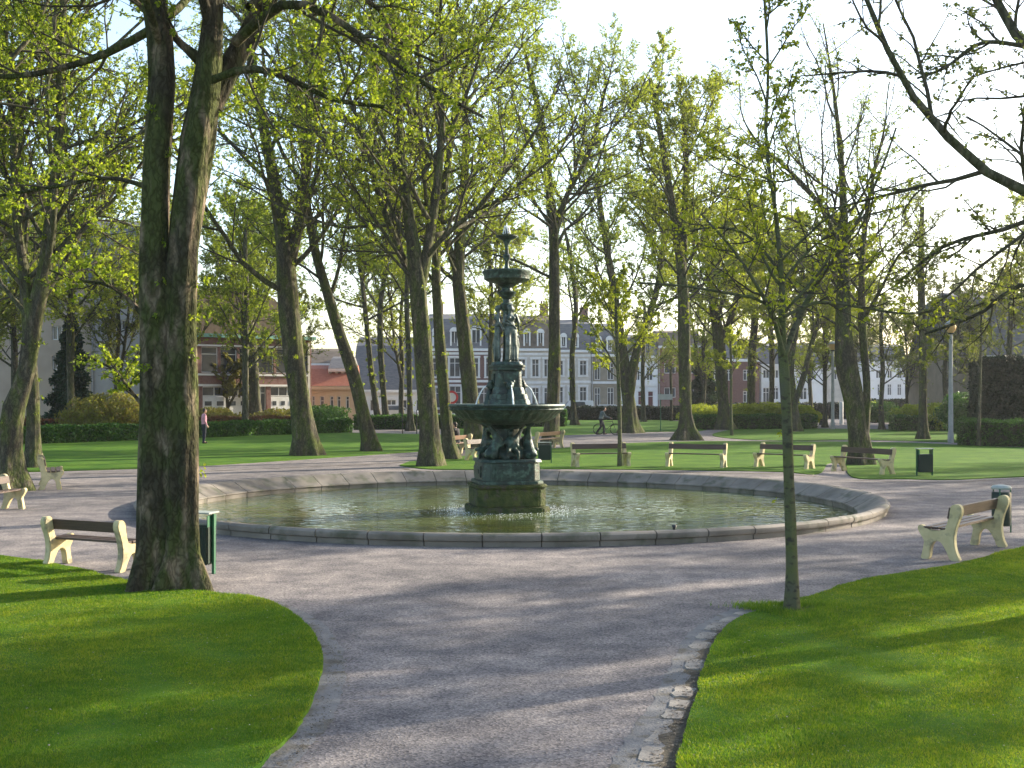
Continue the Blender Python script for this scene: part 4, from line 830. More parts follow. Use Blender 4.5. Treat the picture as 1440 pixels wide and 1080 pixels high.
SH = [(130, 68, 2.3, 3.4, 'shrub', "wispy tan shrub in front of the apartment block evergreen"), (162, 66, 2.6, 3.2, 'shrub', "tallest of the wispy tan shrubs beneath the pale grey gable"), (196, 70, 2.2, 3.0, 'shrub', "wispy shrub half hidden by the massive twin-stemmed tree"),
      (300, 80, 1.6, 4.2, 'shrub', "pale low shrub left of the pink-shirted man's head"), (395, 84, 1.5, 4.5, 'shrub', "pale low shrub at the foot of the brick building"), (455, 88, 1.7, 4.0, 'hedge', "green shrub before the cream house"),
      (985, 92, 1.7, 3.2, 'leafy', "yellow-green shrub at the left end of the clipped hedge with a tree"), (1040, 90, 1.75, 3.4, 'leafy', "yellow-green shrub in the middle of the clipped hedge"), (1080, 90, 1.9, 3.2, 'leafy', "yellow-green shrub behind the young tree trunk"), (1128, 88, 1.7, 2.6, 'leafy', "yellow-green shrub at the right end of the clipped hedge"),
      (1285, 84, 1.8, 3.4, 'leafy', "yellow-green shrub behind the slim dark tree"), (1320, 82, 1.9, 3.0, 'leafy', "yellow-green shrub left of the tall grey lamp post"), (1352, 76, 2.6, 2.8, 'hedge', "taller bright green bush by the yew block"), (1235, 106, 1.9, 3.6, 'hedge', "dark round bush at the end of the paved strip")]
for i, s_ in enumerate(SH): shrub(s_[0], s_[1], s_[2], s_[3], s_[4], s_[5], 70 + i, ls=.17)

# ------------------------------------------------------------------ buildings
def wall_mesh(Wd, H, wins, dep=.18, thick=.4):
    """front wall in the x-z plane with real openings and reveals; wins = (x0, z0, x1, z1)"""
    xs = sorted({0, Wd, *[v for w_ in wins for v in (w_[0], w_[2])]}); zs = sorted({0, H, *[v for w_ in wins for v in (w_[1], w_[3])]})
    xs = [x for x in xs if 0 <= x <= Wd]; zs = [z for z in zs if 0 <= z <= H]; b = MB()
    for i in range(len(xs) - 1):
        for j in range(len(zs) - 1):
            cx, cz = (xs[i] + xs[i + 1]) / 2, (zs[j] + zs[j + 1]) / 2
            if not any(w_[0] < cx < w_[2] and w_[1] < cz < w_[3] for w_ in wins):
                b.add([(xs[i], 0, zs[j]), (xs[i + 1], 0, zs[j]), (xs[i + 1], 0, zs[j + 1]), (xs[i], 0, zs[j + 1])], [(0, 1, 2, 3)])
    for (x0, z0, x1, z1) in wins:
        b.add([(x0, 0, z0), (x1, 0, z0), (x1, 0, z1), (x0, 0, z1), (x0, dep, z0), (x1, dep, z0), (x1, dep, z1), (x0, dep, z1)], [(0, 4, 5, 1), (1, 5, 6, 2), (2, 6, 7, 3), (3, 7, 4, 0)])
    return b
def window(root, x0, z0, x1, z1, dep=.18, fm='white', bars=1, sill=True, surround=None, door=None, cross=True):
    fr = MB(); t = .07; y = dep - .03
    wd, h = x1 - x0, z1 - z0
    fr.box((x0 + t / 2, y, z0 + h / 2), (t, .06, h)); fr.box((x1 - t / 2, y, z0 + h / 2), (t, .06, h)); fr.box(((x0 + x1) / 2, y - .002, z0 + t / 2), (wd - .01, .06, t)); fr.box(((x0 + x1) / 2, y - .002, z1 - t / 2), (wd - .01, .06, t))
    for k in range(bars): fr.box((x0 + wd * (k + 1) / (bars + 1), y + .004, z0 + h / 2), (.07, .05, h - t * 2))
    if cross and h > 1.2: fr.box(((x0 + x1) / 2, y + .008, z1 - h * .28), (wd - t * 2, .05, .06))
    if surround:
        s_ = .16; fr2 = MB(); fr2.box((x0 - s_ / 2, -.03, z0 + h / 2), (s_, .1, h + .1)); fr2.box((x1 + s_ / 2, -.03, z0 + h / 2), (s_, .1, h + .1)); fr2.box(((x0 + x1) / 2, -.045, z1 + s_ * .7), (wd + s_ * 2 + .1, .14, s_ * 1.3))
        fr2.box(((x0 + x1) / 2, -.06, z0 - .09), (wd + s_ * 2 + .1, .18, .12))
    f = fr.build("window", M[fm], root)
    if surround: fr2.build("surround", M[surround], f)
    MB().box(((x0 + x1) / 2, dep + .01, z0 + h / 2), (wd, .02, h)).build("pane", M[door or 'glass'], f)
    return f
def dormer(root, cx, z0, z1, wd, yb, m='white'):
    """dormer window standing on the lower roof slope"""
    b = MB(); h = z1 - z0
    b.box((cx - wd / 2 + .09, yb + .7, z0 + h / 2), (.18, 1.6, h)); b.box((cx + wd / 2 - .09, yb + .7, z0 + h / 2), (.18, 1.6, h)); b.box((cx, yb + .7, z0 + .08), (wd - .36, 1.56, .16))
    arc = [(-wd / 2 - .08, 0)] + [(wd / 2 * 1.1 * math.cos(t), .04 + .45 * math.sin(t)) for t in np.linspace(math.pi, 0, 9)] + [(wd / 2 + .08, 0)]
    b.prism([(cx + x, z1 + z) for x, z in arc], yb - .16, yb + 1.7)
    d = b.build("dormer", M[m], root)
    fr = MB(); fr.box((cx, yb + .1, z0 + h / 2), (.07, .06, h)); fr.build("window_frame", M['white'], d)
    MB().box((cx, yb + .15, z0 + h / 2 + .04), (wd - .36, .03, h - .1)).build("pane", M['glass'], d)
def house(px0, px1, D, corn, roofy, wm, wins, label, rm='slate', base=0., dorm=(), depth=9, rot=0., surround=None, trim='white', band=(), mans=.8, name="house", doorpx=(), gutter=None, chim=(), bars=1, cat="house"):
    k = D / F; X0 = (px0 - 720) * k; Wd = (px1 - px0) * k; H = CH + (HY - corn) * k - base; RH = CH + (HY - roofy) * k - base
    root = empty(name, (X0, D, base), rot, label, cat)
    wr = [((a - px0) * k, CH + (HY - d) * k - base, (c - px0) * k, CH + (HY - b_) * k - base) for (a, b_, c, d) in wins]
    wr = [(a, max(b_, .05), c, d) for a, b_, c, d in wr]
    wb = wall_mesh(Wd, H, wr)
    wb.add([(0, 0, 0), (0, depth, 0), (0, depth, H), (0, 0, H)], [(0, 1, 2, 3)]); wb.add([(Wd, 0, 0), (Wd, depth, 0), (Wd, depth, H), (Wd, 0, H)], [(3, 2, 1, 0)]); wb.add([(0, depth, 0), (Wd, depth, 0), (Wd, depth, H), (0, depth, H)], [(3, 2, 1, 0)])
    me = bpy.data.meshes.new("wall"); me.from_pydata(wb.v, [], wb.f); me.materials.append(M[wm]); obj("wall", me, root)
    for i, w_ in enumerate(wr): window(root, *w_, surround=surround, door=('doorred' if i in doorpx else None), bars=0 if i in doorpx else bars)
    if mans is not None:
        rb = MB(); s_ = mans
        prof_ = [(0, -.25, H), (0, s_ if s_ else .3, RH - .6), (0, depth / 2, RH)]
        rb.prism([(-.25, H + .02), (s_, H + (RH - H) * .82), (depth / 2, RH), (depth - s_, H + (RH - H) * .82), (depth + .25, H + .02)], 0, Wd); rb.v = [(y, x, z) for x, y, z in rb.v]
        rf = rb.build("roof", M[rm], root)
        for c in chim:
            cb = MB(); cb.box((c, depth / 2, RH + .4), (1.0, .6, 1.8)); cb.box((c, depth / 2, RH + 1.35), (1.1, .7, .12))
            for q_ in (-.3, 0, .3): cb.tube([(c + q_, depth / 2, RH + 1.4), (c + q_, depth / 2, RH + 1.75)], .1, 8)
            cb.build("chimney", M['darkbrick'], rf)
    MB().box((Wd / 2, -.17, H - .16), (Wd - .02, .33, .3)).build("cornice", M[gutter or trim], root, bevel=.03)
    for yb in band: MB().box((Wd / 2, -.05, CH + (HY - yb) * k - base), (Wd - .04, .096, .28)).build("string_course", M[trim], root)
    for (a, b_, c, d) in dorm: dormer(root, ((a + c) / 2 - px0) * k, CH + (HY - d) * k - base, CH + (HY - b_) * k - base, (c - a) * k, .0)
    MB().tube([(.12, -.08, 0), (.12, -.08, H - .3)], .06, 8).build("downpipe", M['concrete'], root)
    return root
HD = 142
house(600, 700, HD, 490, 438, 'darkbrick', [(608, 503, 620, 530), (632, 503, 647, 530), (660, 503, 673, 530), (683, 503, 696, 530), (604, 545, 622, 574), (632, 543, 648, 574), (656, 545, 664, 578), (671, 545, 690, 574)],
      "dark brick house with white window surrounds behind the fountain statues", dorm=[(633, 466, 645, 488), (662, 464, 677, 488), (608, 466, 620, 488)], surround='white', band=(497, 536, 583), rm='slate', mans=1.6, chim=(1.2,))
house(700.5, 778, HD, 490, 440, 'stone', [(706, 505, 715, 530), (729, 505, 739, 530), (748, 505, 758, 530), (765, 505, 774, 530), (706, 545, 715, 570), (729, 545, 739, 580), (748, 545, 758, 570), (765, 545, 774, 570)],
      "pale stone house just right of the fountain statues", dorm=[(711, 468, 721, 488), (736, 468, 746, 488), (755, 468, 765, 488)], surround='white', band=(498, 538), rm='brownroof', mans=1.6, chim=(.8, 5.5))
house(778.5, 831, HD, 492, 446, 'stone', [(783, 507, 792, 528), (800, 507, 807, 528), (815, 507, 825, 528), (783, 544, 792, 567), (800, 544, 807, 578), (815, 544, 825, 568)],
      "pale house with white quoins above the parked van", dorm=[(788, 474, 797, 489), (806, 474, 814, 489)], surround='white', band=(500, 537), rm='slate', mans=1.6, chim=(3.8,))
house(831.5, 869, HD, 498, 452, 'brownstone', [(836, 510, 844, 534), (854, 510, 863, 534), (836, 545, 844, 578), (854, 545, 863, 570)],
      "brown stone house behind the man with the bicycle", dorm=[(838, 478, 846, 494), (853, 478, 861, 494)], band=(538,), rm='slate', mans=1.6, bars=1)
house(869.5, 925, HD, 500, 468, 'whitewall', [(876, 516, 884, 535), (893, 516, 900, 535), (909, 516, 918, 535), (876, 550, 884, 572), (897, 550, 905, 576), (911, 550, 919, 576)],
      "white rendered house with two dark red doors", doorpx=(4, 5), band=(541,), rm='slate', mans=1.4)
house(925.5, 985, HD, 486, 462, 'brick', [(934, 511, 950, 525), (934, 545, 950, 559), (963, 511, 976, 525), (963, 545, 976, 559)],
      "red brick house behind the blank street sign", band=(), rm='brownroof', mans=1.4, bars=1)
house(985.5, 1068, HD + 2, 505, 475, 'darkbrick', [(1000, 520, 1010, 535), (1020, 520, 1030, 535), (1045, 520, 1055, 535), (1000, 550, 1010, 566), (1045, 550, 1055, 566)], "dull brick house mostly hidden by the mossy trees", rm='slate', mans=1.4)
house(1068.5, 1160, HD + 3, 512, 480, 'whitewall', [(1073, 520, 1082, 532), (1087, 520, 1095, 532), (1105, 520, 1113, 532), (1073, 545, 1082, 570), (1087, 545, 1095, 562), (1125, 545, 1135, 562)], "pale house glimpsed right of the clipped hedge trees", rm='slate', mans=1.4, band=(538,))
house(1215, 1275, 165, 508, 482, 'whitewall', [(1232, 520, 1239, 532), (1248, 520, 1255, 532), (1262, 520, 1268, 532), (1234, 540, 1240, 556), (1248, 540, 1254, 556), (1262, 540, 1268, 556)], "white house far beyond the paved strip", rm='slate', mans=1.4, band=(535,))
house(1275.5, 1345, 166, 526, 502, 'stone', [(1282, 536, 1288, 548), (1297, 536, 1303, 548), (1312, 536, 1318, 548), (1327, 536, 1333, 548)], "long low greyish house seen behind the slim dark tree", rm='redroof', mans=1.8)
house(1160.5, 1214, 168, 510, 486, 'stone', [(1170, 522, 1177, 534), (1190, 522, 1197, 534)], "grey house hidden behind the big low-forking tree", rm='slate', mans=1.6)
house(1380, 1560, 86, 500, 398, 'brownstone', [(1400, 520, 1412, 545), (1450, 520, 1462, 545)], "building with a big dark slate roof rising over the yew block", rm='slate', mans=3.0, depth=16)
# brick building with copper gutter, turned towards the light
bx_, by_ = (268 - 720) / F * 95, 95.
br = empty("brick_building", (bx_, by_, 0), R(37.5), "two-storey brick building with green copper gutter and white garage doors", "building")
BW, BH = 10.6, 7.25
bw = [(.9 + i * 1.62, 4.2, .9 + i * 1.62 + 1.4, 6.25) for i in range(6)] + [(5.6, 1.0, 6.5, 3.2), (1.0, .0, 5.1, 3.1), (6.9, 0, 10.0, 3.1)]
wb = wall_mesh(BW, BH, bw, .2); wb.add([(0, 0, 0), (0, 12, 0), (0, 12, BH), (0, 0, BH)], [(0, 1, 2, 3)]); wb.add([(BW, 0, 0), (BW, 12, 0), (BW, 12, BH), (BW, 0, BH)], [(3, 2, 1, 0)])
me = bpy.data.meshes.new("wall"); me.from_pydata(wb.v, [], wb.f); me.materials.append(M['brick']); obj("wall", me, br)
for i in range(6): window(br, *bw[i], dep=.2, bars=0)
window(br, *bw[6], dep=.2, bars=1)
for (x0, z0, x1, z1) in bw[7:]:
    n_ = 2; g = MB(); g.box(((x0 + x1) / 2, .16, 1.15), (x1 - x0 - .02, .06, 2.28)); gd = g.build("garage_door", M['white'], br)
    for q in range(4): MB().box((x0 + (x1 - x0) * (q + .5) / 4, .12, 1.75), ((x1 - x0) / 4 - .45, .03, .35)).build("pane", M['glass'], gd)
    window(br, x0, 2.32, x1, 3.1, dep=.2, bars=3, cross=False)
MB().box((5.3, -.04, 4.05), (9.9, .1, .16)).build("sill_band", M['white'], br); MB().box((5.3, -.04, 6.36), (9.9, .1, .14)).build("lintel_band", M['white'], br); MB().box((5.3, -.04, 3.2), (9.6, .1, .16)).build("lintel_band", M['white'], br)
MB().box((BW / 2, -.2, BH - .1), (BW + .5, .5, .28)).build("gutter", M['copper'], br)
for x in (.25, 5.32, 10.35): MB().box((x, -.03, BH / 2 - .2), (.2, .1, BH - .5)).build("pilaster", M['stone'], br)
b = MB(); b.prism([(-1.5, BH + .05), (2.6, BH + 3.9), (5.0, BH + 4.4), (8, BH + 3.2), (BW, BH + .05)], 1.5, 11); b.build("roof", M['brownroof'], br)
house(432, 500, 108, 543, 512, 'creamwall', [(439, 557, 443, 581), (450, 557, 456, 581), (464, 557, 469, 576), (474, 557, 479, 576), (486, 557, 491, 576)], "low cream house with a red tiled roof", rm='redroof', mans=2.6, trim='creamwall', depth=8, bars=0, rot=R(4))
h_ = house(462, 493, 110, 518, 500, 'whitewall', [(466, 522, 471, 538), (475, 522, 480, 538), (484, 522, 489, 538)], "white gabled attic rising over the cream house", rm='slate', mans=2, base=3.0, depth=6)
house(495, 600, 122, 548, 470, 'whitewall', [(503, 562, 515, 578), (520, 562, 530, 578), (543, 562, 557, 578), (566, 562, 578, 578), (585, 562, 594, 578)], "low white house under a tall slate roof", rm='slate', mans=3.5, depth=12, bars=1)
house(405, 475, 128, 511, 488, 'stone', [(415, 520, 420, 530)], "house with a brown roof behind the red tiled roof", rm='brownroof', mans=3, depth=9)
# apartment block
house(-180, 128, 88, 398, 290, 'beige', [(x, y, x + 14, y + 20) for x in (-150, -105, -60, -15, 30, 73, 100) for y in (415, 458, 500, 538)], "tall beige apartment block with a grey mansard roof", rm='slate', mans=3.5, depth=14, name="apartment_block", cat="apartment block")
house(128.5, 212, 87.5, 400, 292, 'greywall', [(170, 494, 183, 508), (170, 536, 183, 549), (170, 450, 183, 464)], "pale grey end wall of the apartments with small square windows", rm='slate', mans=3.5, depth=14, name="apartment_block", cat="apartment block", bars=0)
house(212.5, 268, 100, 500, 440, 'whitewall', [(225, 520, 235, 540), (250, 560, 258, 580)], "narrow pale house hidden behind the massive twin-stemmed tree", rm='slate', mans=2, depth=9)

# ------------------------------------------------------------------ benches
PROF = [(0, 0), (.13, 0), (.19, .12), (.26, .24), (.31, .275), (.37, .265), (.42, .19), (.455, .0), (.57, .0), (.545, .15), (.53, .27), (.575, .35), (.62, .43), (.615, .485), (.575, .505), (.53, .485), (.46, .445), (.36, .43), (.25, .445), (.2, .5), (.16, .65), (.15, .74), (.12, .81), (.06, .835), (0, .82), (-.03, .76), (-.02, .68), (.04, .52), (.075, .36), (.07, .22), (.04, .1)]
def bench(pl, pr_, label, sc=1.0, slat='slat', z=0., group="cream-framed park benches"):
    """pl, pr_: ground points of the rear feet of the two end frames; the seat is on the left-hand side going pl -> pr_ (local +x = forward)"""
    a, b_ = np.array(pl), np.array(pr_); L = np.linalg.norm(b_ - a); ang = math.atan2(b_[1] - a[1], b_[0] - a[0])
    root = empty("park_bench", (*((a + b_) / 2), z), ang, label, "bench", group); L = L / sc; root.scale = (sc,) * 3
    P = crom(PROF, 3, True); sp = [(x - .0, z_) for x, z_ in P]
    for s_ in (-1, 1):
        m = MB(); Mx = Matrix.Translation((s_ * (L / 2 - .06), 0, 0)) @ Matrix.Rotation(R(90), 4, 'Z')
        m.prism(sp, -.06, .06, Mx); m.build("end_frame", M['cream'], root, bevel=.012, smooth=True)
    for k in range(3): MB().box((0, .24 + k * .125, .462 + .004 * k), (L - .02, .105, .035)).build("seat_slat", M[slat], root, bevel=.006)
    MB().add(*(lambda m: (m.v, m.f))(MB().box((0, 0, 0), (L - .02, .035, .17))), Matrix.Translation((0, .155, .70)) @ Matrix.Rotation(R(10), 4, 'X')).build("backrest", M[slat], root, bevel=.006)
    return root
# forward = +90 deg from pl->pr_
bench(G(58, 797), G(168, 806), "near bench with its back to us beside the massive tree", .86)
bench((-10.95, 26.0), (-11.15, 24.2), "bench cut off by the left picture edge", .9)
bench((-12.85, 32.8), (-12.15, 31.0), "bench seen end-on beside the two leaning mossy trees")
bench(G(1349, 790), G(1418, 769), "near bench on the right whose end frame faces us, before the round-topped bin", 1.0, 'slat')
bench(G(878, 655.5), G(802, 657), "bench facing the pool, nearest the fountain of the row with a sapling behind it") 
bench(G(1023, 658), G(942, 656), "bench facing the pool beyond which the splayed-root tree stands")
bench(G(1147, 660), G(1072, 656.5), "bench facing the pool, partly hidden by the young tree trunk")
bench(G(1260, 668), G(1188, 662), "bench facing the pool in front of the big low-forking tree")
bench(G(632, 641), G(664, 638), "bench with the seated person, left of the fountain", 1.0, 'slatlight')
bench(G(700, 645), G(652, 648), "bench half hidden behind the fountain plinth")
bench(G(757, 634), G(794, 630), "bench right of the fountain stem, behind the dark bin", 1.0, 'slatlight')
bench(G(926, 588.5), G(902, 588.5), "distant bench under the forked tree before the white house", 1.0, 'slat')
bench(G(1142, 601), G(1165, 600), "distant bench beside the clipped hedge corner", 1.0, 'slatlight')
bench(G(1232, 594), G(1218, 594), "distant bench in the shade at the end of the paved strip")

# ------------------------------------------------------------------ bins
def litter_bin(x, y, label, rz=0., wd=.44, h=.82, sc=1.0):
    root = empty("litter_bin", (x, y, 0), rz, label, "litter bin", "green litter bins"); root.scale = (sc,) * 3
    for s_ in (-1, 1): MB().box((s_ * (wd / 2 + .02), 0, h / 2 - .02), (.035, .06, h + .04)).build("post", M['binpost'], root, bevel=.006)
    b = MB(); b.box((0, 0, .40), (wd - .005, .27, .54)); b.build("box", M['binbox'], root, bevel=.02)
    b = MB()
    for k in range(9): b.box((-wd / 2 + .04 + k * (wd - .08) / 8, -.137, .40), (.012, .006, .48))
    b.build("ribs", M['binbox'], root)
    b = MB(); b.box((0, 0, h + .015), (wd + .06, .30, .02)); b.build("lid", M['bintop'], root, bevel=.006)
    for s_ in (-1, 1): MB().box((s_ * (wd / 2 - .012), .0, .72), (.012, .25, .16)).build("bracket", M['binpost'], root)
x, y = G(280, 806); litter_bin(x, y, "green litter bin between the massive tree and the pool rim", R(-14), .40)
x, y = G(1300, 670); litter_bin(x, y, "dark green litter bin with a pale lid at the lawn edge", R(5))
x, y = G(766, 652); litter_bin(x, y, "dark litter bin just right of the fountain plinth", 0, .42, .74)
x, y = G(1156, 600); litter_bin(x, y, "small distant litter bin beside the clipped hedge corner", 0)
x, y = (1408 - 720) / F * 21.5, 21.5
rb = empty("round_bin", (x, y, 0), 0, "round green litter bin with a pale domed top behind the near bench", "litter bin")
MB().lathe([(.15, .12), (.16, .14), (.165, .70), (.15, .72)], 28).build("drum", M['binbox'], rb, smooth=True)
MB().lathe([(.10, .76), (.17, .77), (.175, .80), (.15, .83), (.05, .85)], 28).build("lid", M['bintop'], rb, smooth=True)
for a in (0, 2.1, 4.2): MB().tube([(.17 * math.cos(a), .17 * math.sin(a), 0), (.165 * math.cos(a), .165 * math.sin(a), .78)], .014, 8).build("post", M['binpost'], rb)

# ------------------------------------------------------------------ lamps, posts, signs
def lamp(px, yb, h, label):
    x, y = G(px, yb); root = empty("street_lamp", (x, y, 0), 0, label, "street lamp", "park lamp posts")
    MB().lathe([(.15, -.05), (.15, .5), (.125, .55), (.09, h - .3), (.085, h - .1)], 20).build("post", M['concrete'], root, smooth=True)
    MB().lathe([(.05, h - .12), (.16, h - .06), (.17, h - .02)], 20).build("collar", M['metal'], root, smooth=True)
    MB().lathe([(.13, h - .02), (.24, h + .14), (.27, h + .3), (.22, h + .42)], 24).build("lantern", M['amber'], root, smooth=True)
    MB().lathe([(.29, h + .40), (.30, h + .44), (.16, h + .56), (.03, h + .62)], 24).build("cap", M['signgrey'], root, smooth=True)
lamp(1337, 623, 5.6, "tall grey lamp post in front of the clipped hedge, near the yew block")
lamp(1171, 604, 5.6, "lamp post with an amber lantern left of the big low-forking tree")
lamp(262, 651, 5.4, "concrete lamp post just behind the massive twin-stemmed tree")
x, y = G(1183, 597); MB().lathe([(.16, 0), (.16, 1.8), (.12, 1.86), (.03, 1.88)], 18).build("white_post", M['white'], smooth=True, loc=(x, y, 0), label="short thick white post near the far amber lamp", cat="post")
x, y = G(929, 607); sg = empty("street_sign", (x, y, 0), 0, "blank grey rectangular sign on a thin post by the far path", "sign")
MB().tube([(0, 0, 0), (0, 0, 2.55)], .03, 8).build("post", M['binpost'], sg); MB().box((.3, -.045, 2.3), (.95, .03, .36)).build("panel", M['signgrey'], sg, bevel=.01)
x, y = (635 - 720) / F * 112, 112; sg = empty("road_sign", (x, y, 0), 0, "round red and white road sign across the street", "sign")
MB().tube([(0, 0, 0), (0, 0, 2.5)], .04, 8).build("post", M['signgrey'], sg)
def disc(r, y0, m, name, par): d = MB().lathe([(r, 0), (r, .03)], 32); d.v = [(a, y0 - c, b_ + 2.2) for a, b_, c in d.v]; return d.build(name, m, par)
disc(.62, -.05, M['signred'], "panel", sg); disc(.42, -.09, M['white'], "inner_disc", sg)
for i, px in enumerate((566, 586)):
    x, y = G(px, 610); MB().tube([(0, 0, 0), (0, 0, 1.5)], [.035, .03], 8).build("stake", M['metal'], loc=(x, y, 0), label=("dark wooden stake left of the thin straight grey tree", "dark wooden stake right of the thin straight grey tree")[i], cat="stake")

# ------------------------------------------------------------------ people and bicycle
def person(loc, rz, label, J, top, bottom, sleeve=True, hairm='hair', coat=False):
    root = empty("person", loc, rz, label, "person"); body = []
    def c(L, a, b_, r0, r1): L.append(('c', J[a], J[b_], r0, r1))
    def mid(a, b_, t): return tuple(np.array(J[a]) * (1 - t) + np.array(J[b_]) * t)
    for s_ in 'LR':
        c(body, 'hip' + s_, 'knee' + s_, .08, .055); c(body, 'knee' + s_, 'ank' + s_, .052, .036); c(body, 'ank' + s_, 'toe' + s_, .036, .03)
        c(body, 'sho' + s_, 'elb' + s_, .045, .036); c(body, 'elb' + s_, 'wri' + s_, .035, .024)
        w0 = np.array(J['wri' + s_]); d = w0 - np.array(J['elb' + s_]); d /= np.linalg.norm(d); sd_ = np.cross(d, [0, 0, 1.] if abs(d[2]) < .8 else [1., 0, 0]); sd_ /= np.linalg.norm(sd_)
        body.append(('c', tuple(w0), tuple(w0 + d * .07), .024, .03)); nrm = np.cross(d, sd_)
        for f in range(4):
            b0 = w0 + d * .085 + sd_ * (f - 1.5) * .018; L_ = (.06, .07, .066, .05)[f]; m1 = b0 + d * L_ * .6 + nrm * .006; m2 = m1 + d * L_ * .4 + nrm * .018
            body.append(('c', tuple(b0), tuple(m1), .0095, .0085)); body.append(('c', tuple(m1), tuple(m2), .0085, .007))
        body.append(('c', tuple(w0 + d * .03 - sd_ * .022), tuple(w0 + d * .075 - sd_ * .05 + nrm * .01), .012, .009))
    pel, che, nec, hd = (np.array(J[k]) for k in ('pel', 'che', 'nec', 'head'))
    body += [('e', tuple(pel), (.15, .11, .12)), ('c', tuple(pel), tuple(che), .11, .125), ('e', tuple(che), (.17, .115, .16)), ('c', tuple(che + (nec - che) * .5), tuple(nec), .07, .05), ('c', tuple(nec), tuple(hd), .05, .055),
             ('c', J['shoL'], J['shoR'], .055, .055), ('e', tuple(hd), (.074, .092, .115)), ('e', tuple(hd + [0, .095, -.02]), (.014, .022, .024)), ('e', tuple(hd + [0, .085, -.065]), (.028, .014, .01)),
             ('e', tuple(hd + [.075, 0, -.01]), (.01, .02, .032)), ('e', tuple(hd + [-.075, 0, -.01]), (.01, .02, .032)), ('e', tuple(hd + [0, .06, -.085]), (.035, .03, .025))]
    remeshed("body", body, .0065, M['skin'], root, 1)
    sh = [('c', tuple(pel + [0, 0, .0]), tuple(che), .128, .142), ('e', tuple(che + [0, 0, .02]), (.188, .132, .17)), ('c', J['shoL'], J['shoR'], .068, .068), ('c', tuple(che + (nec - che) * .4), tuple(nec - (nec - che) * .12), .09, .062), ('e', tuple(pel + [0, 0, .02]), (.17, .128, .12))]
    for s_ in 'LR':
        sh.append(('c', J['sho' + s_], J['elb' + s_], .062, .05)); sh.append(('c', J['elb' + s_], mid('elb' + s_, 'wri' + s_, .93), .05, .037))
    remeshed("jacket" if coat else "shirt", sh, .012, M[top], root, 2)
    tr = [('e', tuple(pel - np.array([0, 0, .03])), (.163, .122, .12))]
    for s_ in 'LR': tr.append(('c', J['hip' + s_], J['knee' + s_], .098, .074)); tr.append(('c', J['knee' + s_], mid('knee' + s_, 'ank' + s_, .97), .074, .058))
    remeshed("trousers", tr, .012, M[bottom], root, 2)
    for s_ in 'LR':
        A, T_ = np.array(J['ank' + s_]), np.array(J['toe' + s_]); dv = T_ - A; dv[2] = 0; dv /= np.linalg.norm(dv) + 1e-6
        remeshed("shoe", [('c', tuple(A * [1, 1, 0] - dv * .03 + [0, 0, A[2] - .045]), tuple(T_ + [0, 0, .012]), .046, .036), ('c', tuple(A), tuple(A - np.array([0, 0, .03])), .046, .05)], .009, M['shoe'], root, 2)
    remeshed("hair", [('e', tuple(hd + [0, -.022, .03]), (.084, .092, .105)), ('e', tuple(hd + [0, -.05, -.03]), (.07, .055, .07))], .009, M[hairm], root, 1)
    return root
ST = dict(hipL=(-.09, 0, .92), kneeL=(-.10, .03, .50), ankL=(-.10, .0, .085), toeL=(-.12, .15, .035), hipR=(.09, 0, .92), kneeR=(.10, .0, .50), ankR=(.11, -.05, .085), toeR=(.13, .10, .035),
          pel=(0, 0, .97), che=(0, .0, 1.28), nec=(0, -.0, 1.47), head=(0, .03, 1.62), shoL=(-.165, 0, 1.41), shoR=(.165, 0, 1.41), elbL=(-.24, -.03, 1.14), elbR=(.24, -.03, 1.14), wriL=(-.24, .07, .91), wriR=(.25, .07, .91))
x, y = G(287, 624.5); person((x, y, .03), R(-60), "man in a pink shirt and dark trousers standing on the lawn before the hedge", ST, 'pink', 'navy')
PU = dict(ST); PU.update(kneeL=(-.10, .18, .52), ankL=(-.10, .22, .085), toeL=(-.11, .37, .035), kneeR=(.10, .02, .49), ankR=(.10, -.26, .12), toeR=(.11, -.13, .035), che=(0, .09, 1.26), nec=(0, .17, 1.43), head=(0, .24, 1.56), shoL=(-.165, .15, 1.36), shoR=(.165, .15, 1.36),
                         elbL=(-.22, .24, 1.11), elbR=(.22, .30, 1.13), wriL=(-.15, .47, 1.06), wriR=(.28, .55, 1.03))
cx, cy = G(847, 611)
person((cx - .1, cy, 0), R(-90), "stooping man in a grey jacket pushing a bicycle along the far path", PU, 'greyjacket', 'navy', coat=True)
